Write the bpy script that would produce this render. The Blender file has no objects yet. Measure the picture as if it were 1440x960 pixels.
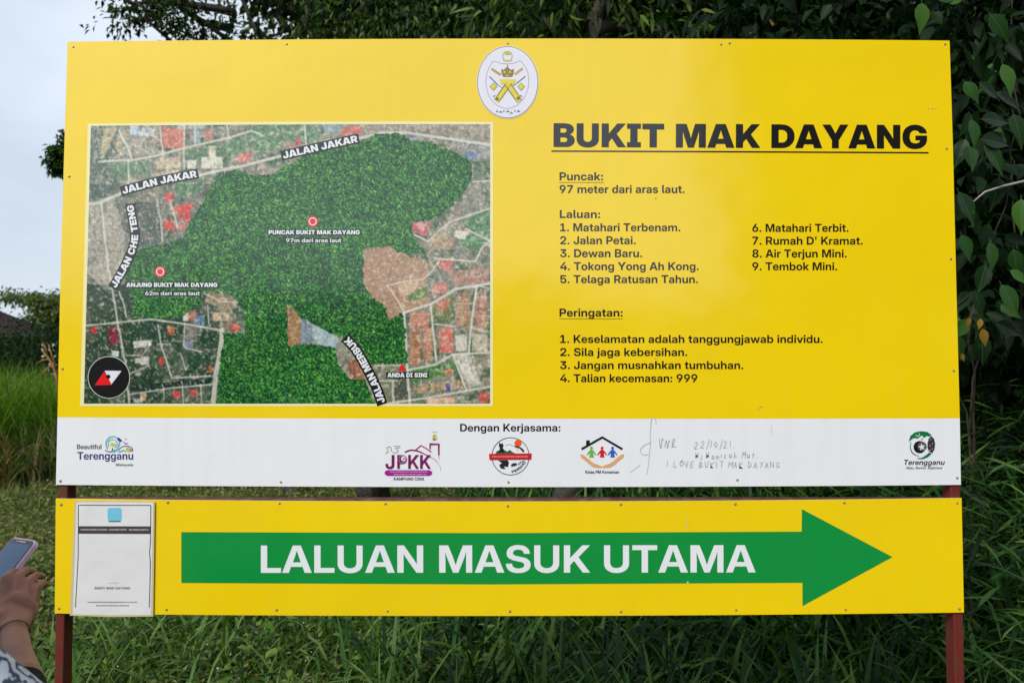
import bpy, math, random, json
import numpy as np
from mathutils import Vector, Matrix

random.seed(7)
RNG = np.random.default_rng(7)
scene = bpy.context.scene
COL = scene.collection

# ------------------------------------------------------------------ camera
TH = math.radians(2.47)          # slight upward pitch
FPX = 1120.0                     # focal length in pixels of a 1440 wide frame (28 mm on 36 mm)
CAMD = 2.168                     # distance to the face of the sign
CAMZ = 1.5
cam_data = bpy.data.cameras.new("camera")
cam_data.lens = 28.0
cam_data.sensor_width = 36.0
cam_data.clip_start = 0.05
cam_data.clip_end = 2000
cam_data.dof.use_dof = True
cam_data.dof.focus_distance = 2.17
cam_data.dof.aperture_fstop = 5.6
cam = bpy.data.objects.new("camera", cam_data)
cam.location = (0.0, -CAMD, CAMZ)
cam.rotation_euler = (math.radians(90) + TH, 0, 0)
COL.objects.link(cam)
scene.camera = cam

# ------------------------------------------------------------------ light
SUN_EL = math.radians(38)
SUN_AZ = math.radians(212)       # clockwise from +Y: behind the viewer, to the left
sun_dir = Vector((math.sin(SUN_AZ) * math.cos(SUN_EL), math.cos(SUN_AZ) * math.cos(SUN_EL), math.sin(SUN_EL)))
sd = bpy.data.lights.new("sun", 'SUN')
sd.energy = 2.75
sd.angle = math.radians(18)
sd.color = (1.0, 0.965, 0.93)
so = bpy.data.objects.new("sun", sd)
so.rotation_euler = (-sun_dir).to_track_quat('-Z', 'Y').to_euler()
so.location = (-4, -6, 8)
COL.objects.link(so)

world = bpy.data.worlds.new("World")
scene.world = world
world.use_nodes = True
wn, wl = world.node_tree.nodes, world.node_tree.links
wn.clear()
w_out = wn.new('ShaderNodeOutputWorld')
w_bg = wn.new('ShaderNodeBackground')
w_bg.inputs['Strength'].default_value = 0.10
sky = wn.new('ShaderNodeTexSky')
sky.sky_type = 'NISHITA'
sky.sun_disc = False
sky.sun_elevation = SUN_EL
sky.sun_rotation = SUN_AZ
sky.air_density = 1.0
sky.dust_density = 2.5
sky.ozone_density = 1.0
w_tc = wn.new('ShaderNodeTexCoord')
w_map = wn.new('ShaderNodeMapping')
w_map.inputs['Scale'].default_value = (1.0, 1.0, 1.7)
w_map.inputs['Location'].default_value = (3.1, 0.7, 0.95)
w_noise = wn.new('ShaderNodeTexNoise')
w_noise.inputs['Scale'].default_value = 2.9
w_noise.inputs['Detail'].default_value = 4
w_noise.inputs['Roughness'].default_value = 0.5
w_ramp = wn.new('ShaderNodeValToRGB')
w_ramp.color_ramp.elements[0].position = 0.36
w_ramp.color_ramp.elements[0].color = (0.66, 0.66, 0.66, 1)
w_ramp.color_ramp.elements[1].position = 0.62
w_ramp.color_ramp.elements[1].color = (0.92, 0.92, 0.92, 1)
w_mix = wn.new('ShaderNodeMixRGB')
w_mix.inputs['Color2'].default_value = (7.75, 8.65, 9.75, 1)     # pale cloud in the sky's own units
wl.new(w_tc.outputs['Generated'], w_map.inputs['Vector'])
wl.new(w_map.outputs['Vector'], w_noise.inputs['Vector'])
wl.new(w_noise.outputs['Fac'], w_ramp.inputs['Fac'])
wl.new(w_ramp.outputs['Color'], w_mix.inputs['Fac'])
wl.new(sky.outputs['Color'], w_mix.inputs['Color1'])
wl.new(w_mix.outputs['Color'], w_bg.inputs['Color'])
wl.new(w_bg.outputs['Background'], w_out.inputs['Surface'])

scene.view_settings.view_transform = 'Standard'
scene.view_settings.look = 'None'
scene.view_settings.gamma = 1.0
scene.view_settings.use_curve_mapping = False
scene.view_settings.exposure = 0.13
scene.cycles.max_bounces = 6
scene.cycles.transparent_max_bounces = 6
scene.cycles.sample_clamp_indirect = 6

# ------------------------------------------------------------------ geometry of the view, used to lay the place out in metres
def SP(px, py, lift=0.0):
    """a point of the sign's face (the plane y=0), given where the photograph shows it"""
    a = TH + math.atan((480.0 - py) / FPX)
    dz = CAMD * math.tan(a)
    depth = CAMD * math.cos(TH) + dz * math.sin(TH)
    return ((px - 720.0) * depth / FPX, -lift, CAMZ + dz)

def B(px, py, dist):
    """a point at a horizontal distance dist ahead of the viewer"""
    a = TH + math.atan((480.0 - py) / FPX)
    dz = dist * math.tan(a)
    depth = dist * math.cos(TH) + dz * math.sin(TH)
    return Vector(((px - 720.0) * depth / FPX, -CAMD + dist, CAMZ + dz))

def lin(c):
    r = []
    for v in c[:3]:
        v = v / 255.0
        r.append(v / 12.92 if v <= 0.04045 else ((v + 0.055) / 1.055) ** 2.4)
    return tuple(r)

# ------------------------------------------------------------------ object helpers
def tag(o, label=None, cat=None, group=None, kind=None):
    if label: o['label'] = label
    if cat: o['category'] = cat
    if group: o['group'] = group
    if kind: o['kind'] = kind
    return o

def empty(name, loc=(0, 0, 0), label=None, cat=None, group=None):
    o = bpy.data.objects.new(name, None)
    o.location = loc
    o.empty_display_size = 0.1
    COL.objects.link(o)
    return tag(o, label, cat, group)

def link(name, me, mat=None, parent=None, kind=None):
    o = bpy.data.objects.new(name, me)
    COL.objects.link(o)
    if mat is not None and len(me.materials) == 0:
        me.materials.append(mat)
    if parent is not None:
        o.parent = parent
        # geometry is written in world coordinates; the parent's place is taken off
        base = Vector((0, 0, 0)); p = parent
        while p is not None:
            base += p.location; p = p.parent
        o.location = -base
    if kind: o['kind'] = kind
    return o

def mesh_from(name, verts, faces, smooth=False):
    me = bpy.data.meshes.new(name)
    me.from_pydata([tuple(v) for v in verts], [], faces)
    me.validate()
    if smooth:
        me.polygons.foreach_set('use_smooth', [True] * len(me.polygons))
    me.update()
    return me

def mesh_np(name, verts, faces, smooth=False):
    """verts (N,3), faces (M,k) arrays"""
    me = bpy.data.meshes.new(name)
    V = np.ascontiguousarray(verts, dtype=np.float32)
    F = np.ascontiguousarray(faces, dtype=np.int32)
    k = F.shape[1]
    me.vertices.add(len(V)); me.vertices.foreach_set('co', V.ravel())
    me.loops.add(F.size); me.loops.foreach_set('vertex_index', F.ravel())
    me.polygons.add(len(F))
    me.polygons.foreach_set('loop_start', np.arange(0, F.size, k, dtype=np.int32))
    me.polygons.foreach_set('loop_total', np.full(len(F), k, dtype=np.int32))
    if smooth:
        me.polygons.foreach_set('use_smooth', np.ones(len(F), dtype=bool))
    me.update(calc_edges=True)
    return me

def box_data(x0, x1, y0, y1, z0, z1):
    v = [(x0, y0, z0), (x1, y0, z0), (x1, y1, z0), (x0, y1, z0), (x0, y0, z1), (x1, y0, z1), (x1, y1, z1), (x0, y1, z1)]
    f = [(0, 3, 2, 1), (4, 5, 6, 7), (0, 1, 5, 4), (1, 2, 6, 5), (2, 3, 7, 6), (3, 0, 4, 7)]
    return v, f

def bevel(o, w=0.002, seg=2):
    m = o.modifiers.new('bevel', 'BEVEL'); m.width = w; m.segments = seg; m.limit_method = 'ANGLE'
    return o

def tube_data(pts, radii, n=8, cap=True):
    V, F = [], []
    pts = [Vector(p) for p in pts]
    up = Vector((0.13, 0.21, 1)).normalized()
    for i, p in enumerate(pts):
        d = (pts[min(i + 1, len(pts) - 1)] - pts[max(i - 1, 0)]).normalized()
        a = d.cross(up)
        if a.length < 1e-3: a = d.cross(Vector((1, 0, 0)))
        a.normalize(); b = d.cross(a)
        for k in range(n):
            t = 2 * math.pi * k / n
            V.append(p + (a * math.cos(t) + b * math.sin(t)) * radii[i])
    for i in range(len(pts) - 1):
        for k in range(n):
            F.append((i * n + k, i * n + (k + 1) % n, (i + 1) * n + (k + 1) % n, (i + 1) * n + k))
    if cap:
        F.append(tuple(range(n - 1, -1, -1))); F.append(tuple(range((len(pts) - 1) * n, len(pts) * n)))
    return V, F

def join_data(parts):
    V, F = [], []
    for v, f in parts:
        o = len(V); V += [tuple(q) for q in v]; F += [tuple(i + o for i in q) for q in f]
    return V, F

# ------------------------------------------------------------------ materials
def mat(name, base, rough=0.5, spec=0.5, noise=None, bump=None, metal=0.0, coat=0.0, coat_ior=1.5, coat_rough=0.1, coat_bump=None):
    m = bpy.data.materials.new(name); m.use_nodes = True
    nt = m.node_tree; p = nt.nodes['Principled BSDF']
    p.inputs['Base Color'].default_value = (*base, 1)
    p.inputs['Roughness'].default_value = rough
    p.inputs['Metallic'].default_value = metal
    p.inputs['Specular IOR Level'].default_value = spec
    p.inputs['Coat Weight'].default_value = coat
    p.inputs['Coat IOR'].default_value = coat_ior
    p.inputs['Coat Roughness'].default_value = coat_rough
    tc = nt.nodes.new('ShaderNodeTexCoord')
    if noise:                        # (scale, second colour, amount)
        n = nt.nodes.new('ShaderNodeTexNoise'); n.inputs['Scale'].default_value = noise[0]; n.inputs['Detail'].default_value = 6
        r = nt.nodes.new('ShaderNodeValToRGB'); r.color_ramp.elements[0].position = 0.4; r.color_ramp.elements[1].position = 0.68
        r.color_ramp.elements[1].color = (noise[2],) * 3 + (1,)
        r.color_ramp.elements[0].color = (0, 0, 0, 1)
        x = nt.nodes.new('ShaderNodeMixRGB'); x.inputs['Color1'].default_value = (*base, 1); x.inputs['Color2'].default_value = (*noise[1], 1)
        nt.links.new(tc.outputs['Object'], n.inputs['Vector']); nt.links.new(n.outputs['Fac'], r.inputs['Fac'])
        nt.links.new(r.outputs['Color'], x.inputs['Fac']); nt.links.new(x.outputs['Color'], p.inputs['Base Color'])
    if bump:                         # (scale, strength, distance)
        n = nt.nodes.new('ShaderNodeTexNoise'); n.inputs['Scale'].default_value = bump[0]; n.inputs['Detail'].default_value = 3
        b = nt.nodes.new('ShaderNodeBump'); b.inputs['Strength'].default_value = bump[1]; b.inputs['Distance'].default_value = bump[2]
        nt.links.new(tc.outputs['Object'], n.inputs['Vector']); nt.links.new(n.outputs['Fac'], b.inputs['Height'])
        nt.links.new(b.outputs['Normal'], p.inputs['Normal'])
        if coat: nt.links.new(b.outputs['Normal'], p.inputs['Coat Normal'])
    return m

GLOSS = dict(rough=0.6, spec=0.1, coat=1.0, coat_ior=1.76, coat_rough=0.13, bump=(1.9, 0.35, 0.02))
def vinyl(name, rgb, **kw):
    a = dict(GLOSS); a.update(kw)
    return mat(name, rgb, **a)

M_YEL = vinyl("yellow_vinyl", (0.90, 0.635, 0.0), noise=(2.2, (0.865, 0.605, 0.0), 1.0))
M_WHT = vinyl("white_vinyl", (0.82, 0.83, 0.865))
M_EDGE = mat("sheet_edge", (0.62, 0.60, 0.52), 0.6)
M_GRN = vinyl("green_vinyl", (0.0, 0.27, 0.045))
M_BLK = vinyl("black_print", (0.008, 0.007, 0.006))
M_CRM = vinyl("cream_print", (0.86, 0.80, 0.40))
M_LET = vinyl("white_lettering", (0.80, 0.82, 0.85))
_mc = {}
def ink(r, g, b):
    k = (r, g, b)
    if k not in _mc:
        _mc[k] = vinyl("print_colour", lin(k))
    return _mc[k]
M_RED = mat("red_oxide_paint", (0.15, 0.014, 0.010), 0.5, 0.4, noise=(34, (0.085, 0.035, 0.02), 0.9), bump=(60, 0.3, 0.002))
M_RAIL = mat("rusty_rail_paint", (0.11, 0.035, 0.025), 0.7, 0.3, noise=(30, (0.16, 0.10, 0.07), 0.9), bump=(80, 0.4, 0.002))
M_SCREW = mat("zinc_screw", (0.46, 0.38, 0.22), 0.5, 0.5, metal=0.5, noise=(300, (0.25, 0.13, 0.06), 0.9))

def leafmat(name, cols, rough=0.5, trans=0.3, per_object=False, spec=0.22):
    m = bpy.data.materials.new(name); m.use_nodes = True
    nt = m.node_tree; p = nt.nodes['Principled BSDF']; out = nt.nodes['Material Output']
    r = nt.nodes.new('ShaderNodeValToRGB')
    el = r.color_ramp.elements
    el[0].position = 0; el[0].color = (*cols[0], 1)
    el[1].position = 1; el[1].color = (*cols[-1], 1)
    for i, c in enumerate(cols[1:-1]):
        e = el.new((i + 1) / (len(cols) - 1)); e.color = (*c, 1)
    if per_object:
        g = nt.nodes.new('ShaderNodeObjectInfo'); nt.links.new(g.outputs['Random'], r.inputs['Fac'])
    else:
        g = nt.nodes.new('ShaderNodeNewGeometry'); nt.links.new(g.outputs['Random Per Island'], r.inputs['Fac'])
    nt.links.new(r.outputs['Color'], p.inputs['Base Color'])
    p.inputs['Roughness'].default_value = rough
    p.inputs['Specular IOR Level'].default_value = spec
    t = nt.nodes.new('ShaderNodeBsdfTranslucent')
    h = nt.nodes.new('ShaderNodeMixRGB'); h.blend_type = 'MULTIPLY'; h.inputs['Fac'].default_value = 1
    h.inputs['Color2'].default_value = (1.3, 1.5, 0.5, 1)
    nt.links.new(r.outputs['Color'], h.inputs['Color1']); nt.links.new(h.outputs['Color'], t.inputs['Color'])
    x = nt.nodes.new('ShaderNodeMixShader'); x.inputs['Fac'].default_value = trans
    nt.links.new(p.outputs['BSDF'], x.inputs[1]); nt.links.new(t.outputs['BSDF'], x.inputs[2])
    nt.links.new(x.outputs['Shader'], out.inputs['Surface'])
    return m

def add_dirt(m, amount=0.10):
    """faint vertical rain streaks and dust over the print"""
    nt = m.node_tree; p = nt.nodes['Principled BSDF']
    tc = nt.nodes.new('ShaderNodeTexCoord'); mp = nt.nodes.new('ShaderNodeMapping'); mp.inputs['Scale'].default_value = (26, 1, 1.6)
    n = nt.nodes.new('ShaderNodeTexNoise'); n.inputs['Scale'].default_value = 1.0; n.inputs['Detail'].default_value = 5
    n2 = nt.nodes.new('ShaderNodeTexNoise'); n2.inputs['Scale'].default_value = 130.0; n2.inputs['Detail'].default_value = 2
    r = nt.nodes.new('ShaderNodeValToRGB'); r.color_ramp.elements[0].position = .48; r.color_ramp.elements[1].position = .8
    r2 = nt.nodes.new('ShaderNodeValToRGB'); r2.color_ramp.elements[0].position = .66; r2.color_ramp.elements[1].position = .76
    ad = nt.nodes.new('ShaderNodeMath'); ad.operation = 'MAXIMUM'
    mu = nt.nodes.new('ShaderNodeMath'); mu.operation = 'MULTIPLY'; mu.inputs[1].default_value = amount
    x = nt.nodes.new('ShaderNodeMixRGB'); x.inputs['Color2'].default_value = (.30, .24, .12, 1)
    L = nt.links
    L.new(tc.outputs['Object'], mp.inputs['Vector']); L.new(mp.outputs['Vector'], n.inputs['Vector']); L.new(tc.outputs['Object'], n2.inputs['Vector'])
    L.new(n.outputs['Fac'], r.inputs['Fac']); L.new(n2.outputs['Fac'], r2.inputs['Fac'])
    L.new(r.outputs['Color'], ad.inputs[0]); L.new(r2.outputs['Color'], ad.inputs[1]); L.new(ad.outputs['Value'], mu.inputs[0]); L.new(mu.outputs['Value'], x.inputs['Fac'])
    src = p.inputs['Base Color']
    if src.is_linked: L.new(src.links[0].from_socket, x.inputs['Color1'])
    else: x.inputs['Color1'].default_value = src.default_value
    L.new(x.outputs['Color'], src)
for _m, _k in ((M_YEL, .035), (M_WHT, .07), (M_GRN, .02)): add_dirt(_m, _k)

def add_veins(m):
    """midrib, side veins and a few brown spots; the leaf mesh runs from y=0 to y=1"""
    nt = m.node_tree; L = nt.links; p = nt.nodes['Principled BSDF']; src = p.inputs['Base Color'].links[0].from_socket
    def M(op, a, b=None, clamp=False):
        n = nt.nodes.new('ShaderNodeMath'); n.operation = op; n.use_clamp = clamp
        for i, v in enumerate((a, b)):
            if v is None: continue
            if isinstance(v, (int, float)): n.inputs[i].default_value = v
            else: L.new(v, n.inputs[i])
        return n.outputs[0]
    tc = nt.nodes.new('ShaderNodeTexCoord'); sp = nt.nodes.new('ShaderNodeSeparateXYZ'); L.new(tc.outputs['Object'], sp.inputs[0])
    ax = M('ABSOLUTE', sp.outputs[0]); mid = M('SUBTRACT', 1.0, M('DIVIDE', ax, .014), True)
    w = M('FRACT', M('MULTIPLY', M('SUBTRACT', sp.outputs[1], M('MULTIPLY', ax, .9)), 9.0)); side = M('SUBTRACT', 1.0, M('DIVIDE', M('ABSOLUTE', M('SUBTRACT', w, .5)), .07), True)
    v = M('MAXIMUM', mid, M('MULTIPLY', side, .45)); v = M('MULTIPLY', v, .6)
    x = nt.nodes.new('ShaderNodeMixRGB'); L.new(v, x.inputs['Fac']); L.new(src, x.inputs['Color1']); x.inputs['Color2'].default_value = (.10, .19, .06, 1)
    n = nt.nodes.new('ShaderNodeTexNoise'); n.inputs['Scale'].default_value = 5.0; n.inputs['Detail'].default_value = 4; n.noise_dimensions = '4D'
    oi = nt.nodes.new('ShaderNodeObjectInfo'); L.new(tc.outputs['Object'], n.inputs['Vector']); L.new(M('MULTIPLY', oi.outputs['Random'], 40.0), n.inputs['W'])
    s = M('MULTIPLY', M('SUBTRACT', n.outputs['Fac'], .63, True), 9.0, True)
    y = nt.nodes.new('ShaderNodeMixRGB'); L.new(s, y.inputs['Fac']); L.new(x.outputs['Color'], y.inputs['Color1']); y.inputs['Color2'].default_value = (.09, .075, .02, 1)
    L.new(y.outputs['Color'], p.inputs['Base Color'])

# ------------------------------------------------------------------ letter outlines (bold, black): advance, closed loops on a 200-unit em
GLYPHS = json.loads(
    '[{" ":[54,[]],"\'":[54,[[17,91,18,91,37,91,37,91,38,110,39,112,39,130,40,132,40,145,40,146,15,146,14,145]]],",":[54,[[8,-30,8,-30,27,-30,28,-30,42,19,42,23,15,24,15,23]]],".":[54,[['
    '23,-1,29,-2,34,0,39,4,43,9,43,12,43,18,42,22,40,25,37,28,34,30,30,31,24,31,21,30,18,29,14,26,11,21,10,17,11,13,13,7,17,2]]],"1":[129,[[19,0,19,0,113,0,115,0,114,24,113,24,84,24,84,'
    '26,84,144,83,146,57,146,21,122,21,98,21,97,52,117,54,117,55,26,54,25,53,24,19,24,19,24]]],"2":[129,[[13,0,14,0,116,0,117,0,117,24,116,24,54,24,62,32,86,52,101,67,105,72,109,78,112,'
    '82,114,88,116,96,116,104,116,110,113,120,109,128,105,133,98,139,93,142,82,146,72,148,59,148,52,147,45,145,40,143,33,139,29,136,24,132,19,124,16,118,14,110,12,104,12,96,13,95,39,96,'
    '40,96,40,104,41,106,44,114,49,118,53,121,57,123,62,124,69,124,74,123,78,121,82,118,85,114,87,110,88,106,88,100,88,96,86,90,83,84,78,78,66,67,13,22]]],"3":[129,[[55,-2,60,-2,72,-2,8'
    '3,0,91,3,98,7,103,11,107,14,113,22,116,28,118,36,119,42,119,48,118,49,118,55,116,59,113,66,111,70,105,76,101,79,95,82,86,84,80,85,73,86,73,86,111,122,111,145,110,146,18,146,17,145,'
    '17,122,18,121,75,121,70,116,41,88,41,87,41,70,41,69,65,69,74,67,78,66,82,63,86,59,88,55,89,53,90,47,89,39,86,33,84,29,78,25,71,22,65,21,57,22,53,23,49,25,46,27,43,30,40,35,39,38,37'
    ',48,36,48,9,48,9,47,9,41,10,36,13,27,16,21,21,14,26,10,30,7,37,3,45,0]]],"4":[129,[[77,0,78,0,104,0,105,0,105,30,106,31,124,32,124,54,106,55,105,56,105,90,104,90,78,90,77,90,77,55,'
    '76,55,37,55,36,55,35,56,97,144,98,146,97,146,69,146,5,54,4,32,5,31,76,31,77,31]]],"5":[129,[[56,-2,69,-2,77,-1,83,0,93,4,99,8,104,12,111,21,116,32,118,43,118,54,116,65,113,72,110,7'
    '7,106,82,102,87,97,91,90,94,87,96,79,98,70,99,61,98,57,97,50,94,41,87,43,120,44,121,109,121,110,122,110,144,109,145,18,146,17,145,16,127,15,126,15,108,14,107,14,89,13,88,13,70,12,6'
    '9,12,61,13,61,40,61,43,67,46,69,51,73,56,75,61,76,69,76,75,74,82,70,87,62,89,57,90,52,90,44,89,39,86,33,83,29,79,25,73,22,68,21,62,21,57,22,49,26,45,30,41,34,39,39,39,43,38,45,11,4'
    '5,10,44,11,35,13,29,17,22,22,14,30,8,39,3,47,0]]],"6":[129,[[57,-2,69,-2,77,-1,85,1,94,5,102,10,108,17,112,22,114,28,117,34,118,44,118,54,117,60,115,67,113,71,107,80,103,84,96,88,8'
    '6,93,76,95,66,95,61,94,61,94,95,142,96,144,96,145,95,146,65,146,64,145,27,91,20,79,15,69,13,63,11,54,11,41,12,36,14,29,17,23,20,18,27,11,35,5,44,1,51,-1],[63,21,57,22,52,24,48,27,4'
    '4,31,40,39,39,44,39,51,40,55,42,60,44,63,48,68,50,70,56,73,60,74,64,74,68,74,75,71,81,68,84,65,86,62,89,56,90,51,90,44,89,39,87,34,85,31,81,28,78,25,74,23,70,22]]],"7":[129,[[24,0,'
    '25,0,53,0,55,0,115,120,115,144,114,146,14,146,14,122,14,120,83,120,84,120]]],"8":[129,[[55,-2,60,-2,74,-2,85,0,91,2,98,5,107,11,112,16,116,22,118,27,119,32,120,39,119,46,117,53,113'
    ',60,107,66,102,70,95,73,88,75,87,76,94,78,100,81,104,84,108,88,111,92,114,100,115,107,114,117,113,120,110,126,107,131,102,136,99,139,92,143,87,145,75,147,65,148,55,147,45,145,40,14'
    '4,34,141,29,137,21,129,16,121,14,113,14,104,15,98,17,93,21,87,25,84,30,81,36,78,41,76,41,75,32,73,25,69,18,63,14,58,11,52,9,42,9,33,11,26,14,20,16,17,22,11,28,7,36,3,41,1,49,-1],[5'
    '8,20,53,22,49,24,44,27,42,31,39,37,39,40,39,45,41,49,43,54,47,58,54,62,60,63,66,64,70,63,76,62,82,58,86,54,88,50,89,47,89,43,89,36,88,33,86,29,84,27,81,24,78,22,74,21,69,20],[61,86'
    ',57,87,52,89,49,91,45,95,44,97,43,102,43,108,44,112,45,116,47,118,50,121,54,124,60,125,65,126,69,125,73,124,80,121,84,115,85,113,86,107,86,102,85,99,84,96,82,93,77,89,73,87,69,86]]'
    '],"9":[129,[[33,0,33,0,64,0,103,56,109,66,114,78,117,86,118,94,118,106,115,116,111,124,108,128,103,134,96,139,86,144,76,147,67,148,60,148,53,147,42,144,35,141,27,135,20,128,17,123,'
    '14,116,11,104,11,90,13,82,15,76,17,72,22,66,29,59,36,55,41,53,52,51,62,51,67,52,69,52],[58,72,53,74,48,77,45,80,42,85,40,90,39,94,39,102,40,106,42,110,45,116,47,118,53,122,60,124,6'
    '5,124,70,124,75,122,80,119,84,116,87,112,89,106,90,102,90,92,87,84,84,80,79,76,74,74,70,72,63,72]]],":":[54,[[23,-1,29,-2,34,0,39,4,43,9,43,12,43,18,42,22,40,25,37,28,34,30,30,31,2'
    '4,31,21,30,18,29,14,26,11,21,10,17,11,13,13,7,17,2],[24,67,29,66,35,68,38,70,40,73,43,79,43,86,42,91,40,93,37,97,32,99,24,99,22,99,18,97,13,93,12,90,11,87,11,80,13,75,15,72,19,68]]'
    '],"A":[143,[[1,0,2,0,32,0,33,0,43,30,44,32,97,32,99,30,108,0,140,0,142,0,90,146,52,146],[52,56,52,56,60,80,71,118,90,56,89,56]]],"B":[129,[[11,0,11,0,77,0,86,1,95,3,104,7,110,11,11'
    '5,16,118,20,121,26,122,28,124,38,124,44,123,44,123,50,120,56,118,62,115,66,109,70,102,74,95,75,94,76,101,80,105,82,109,86,114,92,117,98,118,102,118,106,118,114,116,122,112,128,108,'
    '133,103,137,93,142,86,144,79,145,70,145,68,146,11,146],[40,24,40,62,41,62,75,62,82,60,87,56,90,54,92,50,93,46,93,42,92,38,91,34,87,29,84,27,76,24,71,24,41,24],[40,85,40,122,71,122,'
    '79,119,82,117,85,114,88,108,88,102,88,98,87,96,85,92,81,89,78,87,75,86,69,85]]],"C":[145,[[66,-2,71,-2,80,-2,91,-1,101,2,113,8,117,11,123,16,127,21,130,25,136,37,138,43,139,49,139,'
    '51,110,51,109,50,107,44,105,40,102,35,98,31,91,27,85,25,80,24,69,25,64,26,59,28,52,32,47,37,43,42,39,51,37,59,36,67,36,78,37,86,40,96,45,105,51,112,58,117,66,120,73,121,79,121,88,1'
    '20,91,119,96,116,101,111,105,105,108,99,108,96,110,94,139,94,139,95,138,102,134,113,128,123,121,131,113,138,106,142,98,145,85,147,76,148,69,148,56,145,45,142,38,138,32,133,22,124,1'
    '6,115,13,109,9,98,7,90,6,82,6,63,9,50,13,36,20,24,24,19,30,14,40,7,53,1,61,-1]]],"D":[140,[[11,0,11,0,67,0,82,2,93,5,104,11,111,16,118,22,121,26,127,36,132,50,134,62,134,66,134,74,'
    '134,84,133,90,131,98,125,112,122,118,117,124,108,132,100,137,92,141,81,144,75,145,64,145,62,146,11,146],[41,25,41,26,41,120,41,120,67,120,74,119,82,116,89,112,95,106,99,100,102,92,'
    '104,80,104,64,102,54,99,48,96,40,90,34,85,31,79,28,72,26,64,25]]],"E":[122,[[11,0,11,0,114,0,115,0,115,24,114,26,41,26,41,26,41,60,41,61,108,61,110,62,109,86,41,86,41,86,41,120,114'
    ',120,115,120,115,144,115,146,11,146]]],"G":[147,[[66,-2,71,-2,80,-2,84,-2,95,0,106,4,113,8,119,12,127,20,130,24,134,31,138,42,140,54,140,76,139,77,80,77,79,76,79,55,80,55,110,55,11'
    '0,54,110,48,108,42,105,37,101,33,96,29,92,27,86,25,81,24,69,25,64,26,59,28,54,31,49,35,45,39,44,42,40,49,37,59,36,67,36,78,37,86,39,94,41,99,45,106,50,111,57,117,64,120,73,121,79,1'
    '21,86,120,91,119,95,117,98,115,102,111,106,104,109,97,138,97,139,97,137,107,134,114,127,125,122,131,115,136,108,141,98,145,85,147,76,148,66,147,53,145,43,140,36,136,31,132,26,128,2'
    '0,121,16,115,13,109,9,98,6,82,6,67,8,52,11,41,14,34,20,24,24,19,30,14,40,7,45,4,53,1,61,-1]]],"H":[144,[[11,0,11,0,40,0,41,0,41,60,41,61,102,61,103,60,103,0,103,0,132,0,133,0,133,1'
    '44,132,146,103,146,103,88,102,87,41,87,41,88,41,146,11,146]]],"I":[78,[[6,0,7,0,72,0,72,0,72,24,72,24,55,24,54,26,54,120,55,121,72,121,72,122,72,144,72,146,6,146,6,122,7,121,24,121'
    ',24,120,24,26,24,24,7,24,6,24]]],"J":[112,[[45,-2,49,-2,61,-2,71,0,79,3,84,6,89,10,95,16,98,21,101,30,101,35,102,44,102,144,101,146,72,145,72,40,70,32,66,28,62,25,55,23,50,23,44,25'
    ',42,26,38,30,36,33,34,41,34,53,33,54,6,54,6,53,6,40,7,32,9,24,13,16,19,9,26,4,36,0]]],"K":[137,[[11,0,11,0,40,0,41,0,41,40,59,62,60,62,101,0,134,0,136,0,80,82,129,138,133,144,134,1'
    '46,99,146,98,145,41,78,41,80,41,146,11,146]]],"L":[111,[[11,0,11,0,106,0,107,0,107,24,106,26,41,26,41,26,41,144,40,146,11,146,11,144]]],"M":[179,[[11,0,11,0,39,0,41,0,41,72,40,72,4'
    '0,102,40,106,40,108,40,108,52,70,77,0,78,0,100,0,102,0,103,2,125,64,131,82,138,109,139,108,139,84,139,0,139,0,167,0,168,0,168,146,124,146,100,78,91,44,89,42,77,82,54,146,11,146,11,'
    '144]]],"N":[145,[[11,0,11,0,40,0,41,0,41,86,40,101,58,70,102,0,103,0,133,0,134,0,134,144,134,146,105,146,105,146,104,144,104,45,90,70,42,146,11,146]]],"P":[126,[[11,0,11,0,40,0,41,'
    '0,41,50,41,50,72,50,76,50,86,52,92,54,102,59,106,62,111,66,114,70,118,78,120,86,121,94,122,94,122,100,121,108,119,116,114,126,109,130,103,136,98,139,91,142,85,144,78,145,69,145,67,'
    '146,11,146],[41,75,41,76,41,120,41,120,68,120,73,120,77,119,81,117,84,115,88,112,91,106,92,104,92,98,92,94,91,90,89,86,86,82,84,80,78,77,70,75]]],"R":[130,[[11,0,11,0,40,0,41,0,41,'
    '50,41,51,67,51,93,0,124,0,125,0,105,40,97,56,101,59,108,64,115,72,119,80,121,88,122,92,122,106,121,112,119,118,116,124,113,128,108,132,104,136,97,140,94,141,86,144,81,145,70,145,68'
    ',146,11,146],[41,75,41,76,41,120,41,120,74,120,78,119,82,117,85,115,89,112,91,108,93,102,93,94,92,90,90,86,87,83,83,79,79,77,72,75]]],"S":[130,[[56,-2,70,-2,82,-1,93,2,102,6,110,11'
    ',114,15,118,20,122,29,124,39,124,47,123,52,121,58,119,62,116,66,111,71,107,74,100,78,92,81,78,84,61,88,52,91,47,93,43,96,41,99,40,103,40,109,43,115,47,119,51,121,56,122,60,123,69,1'
    '23,73,122,76,122,82,119,86,115,90,110,92,101,120,101,120,105,119,112,116,121,111,128,107,133,102,137,93,143,85,145,75,147,65,148,57,148,48,146,38,143,30,140,24,135,19,130,16,126,12'
    ',118,10,109,10,99,11,93,12,89,15,84,17,81,21,77,25,74,34,69,42,66,53,63,70,59,82,56,88,52,92,47,94,44,94,39,93,35,90,30,85,27,81,25,75,23,69,22,62,22,54,24,51,25,45,28,41,32,38,36,'
    '36,43,36,47,35,48,7,48,7,47,7,40,10,28,14,20,18,15,26,8,33,4,41,1,49,-1]]],"T":[127,[[49,0,50,0,78,0,79,0,79,118,79,119,80,120,122,120,123,120,123,144,122,146,5,146,4,120,5,120,48,'
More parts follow.
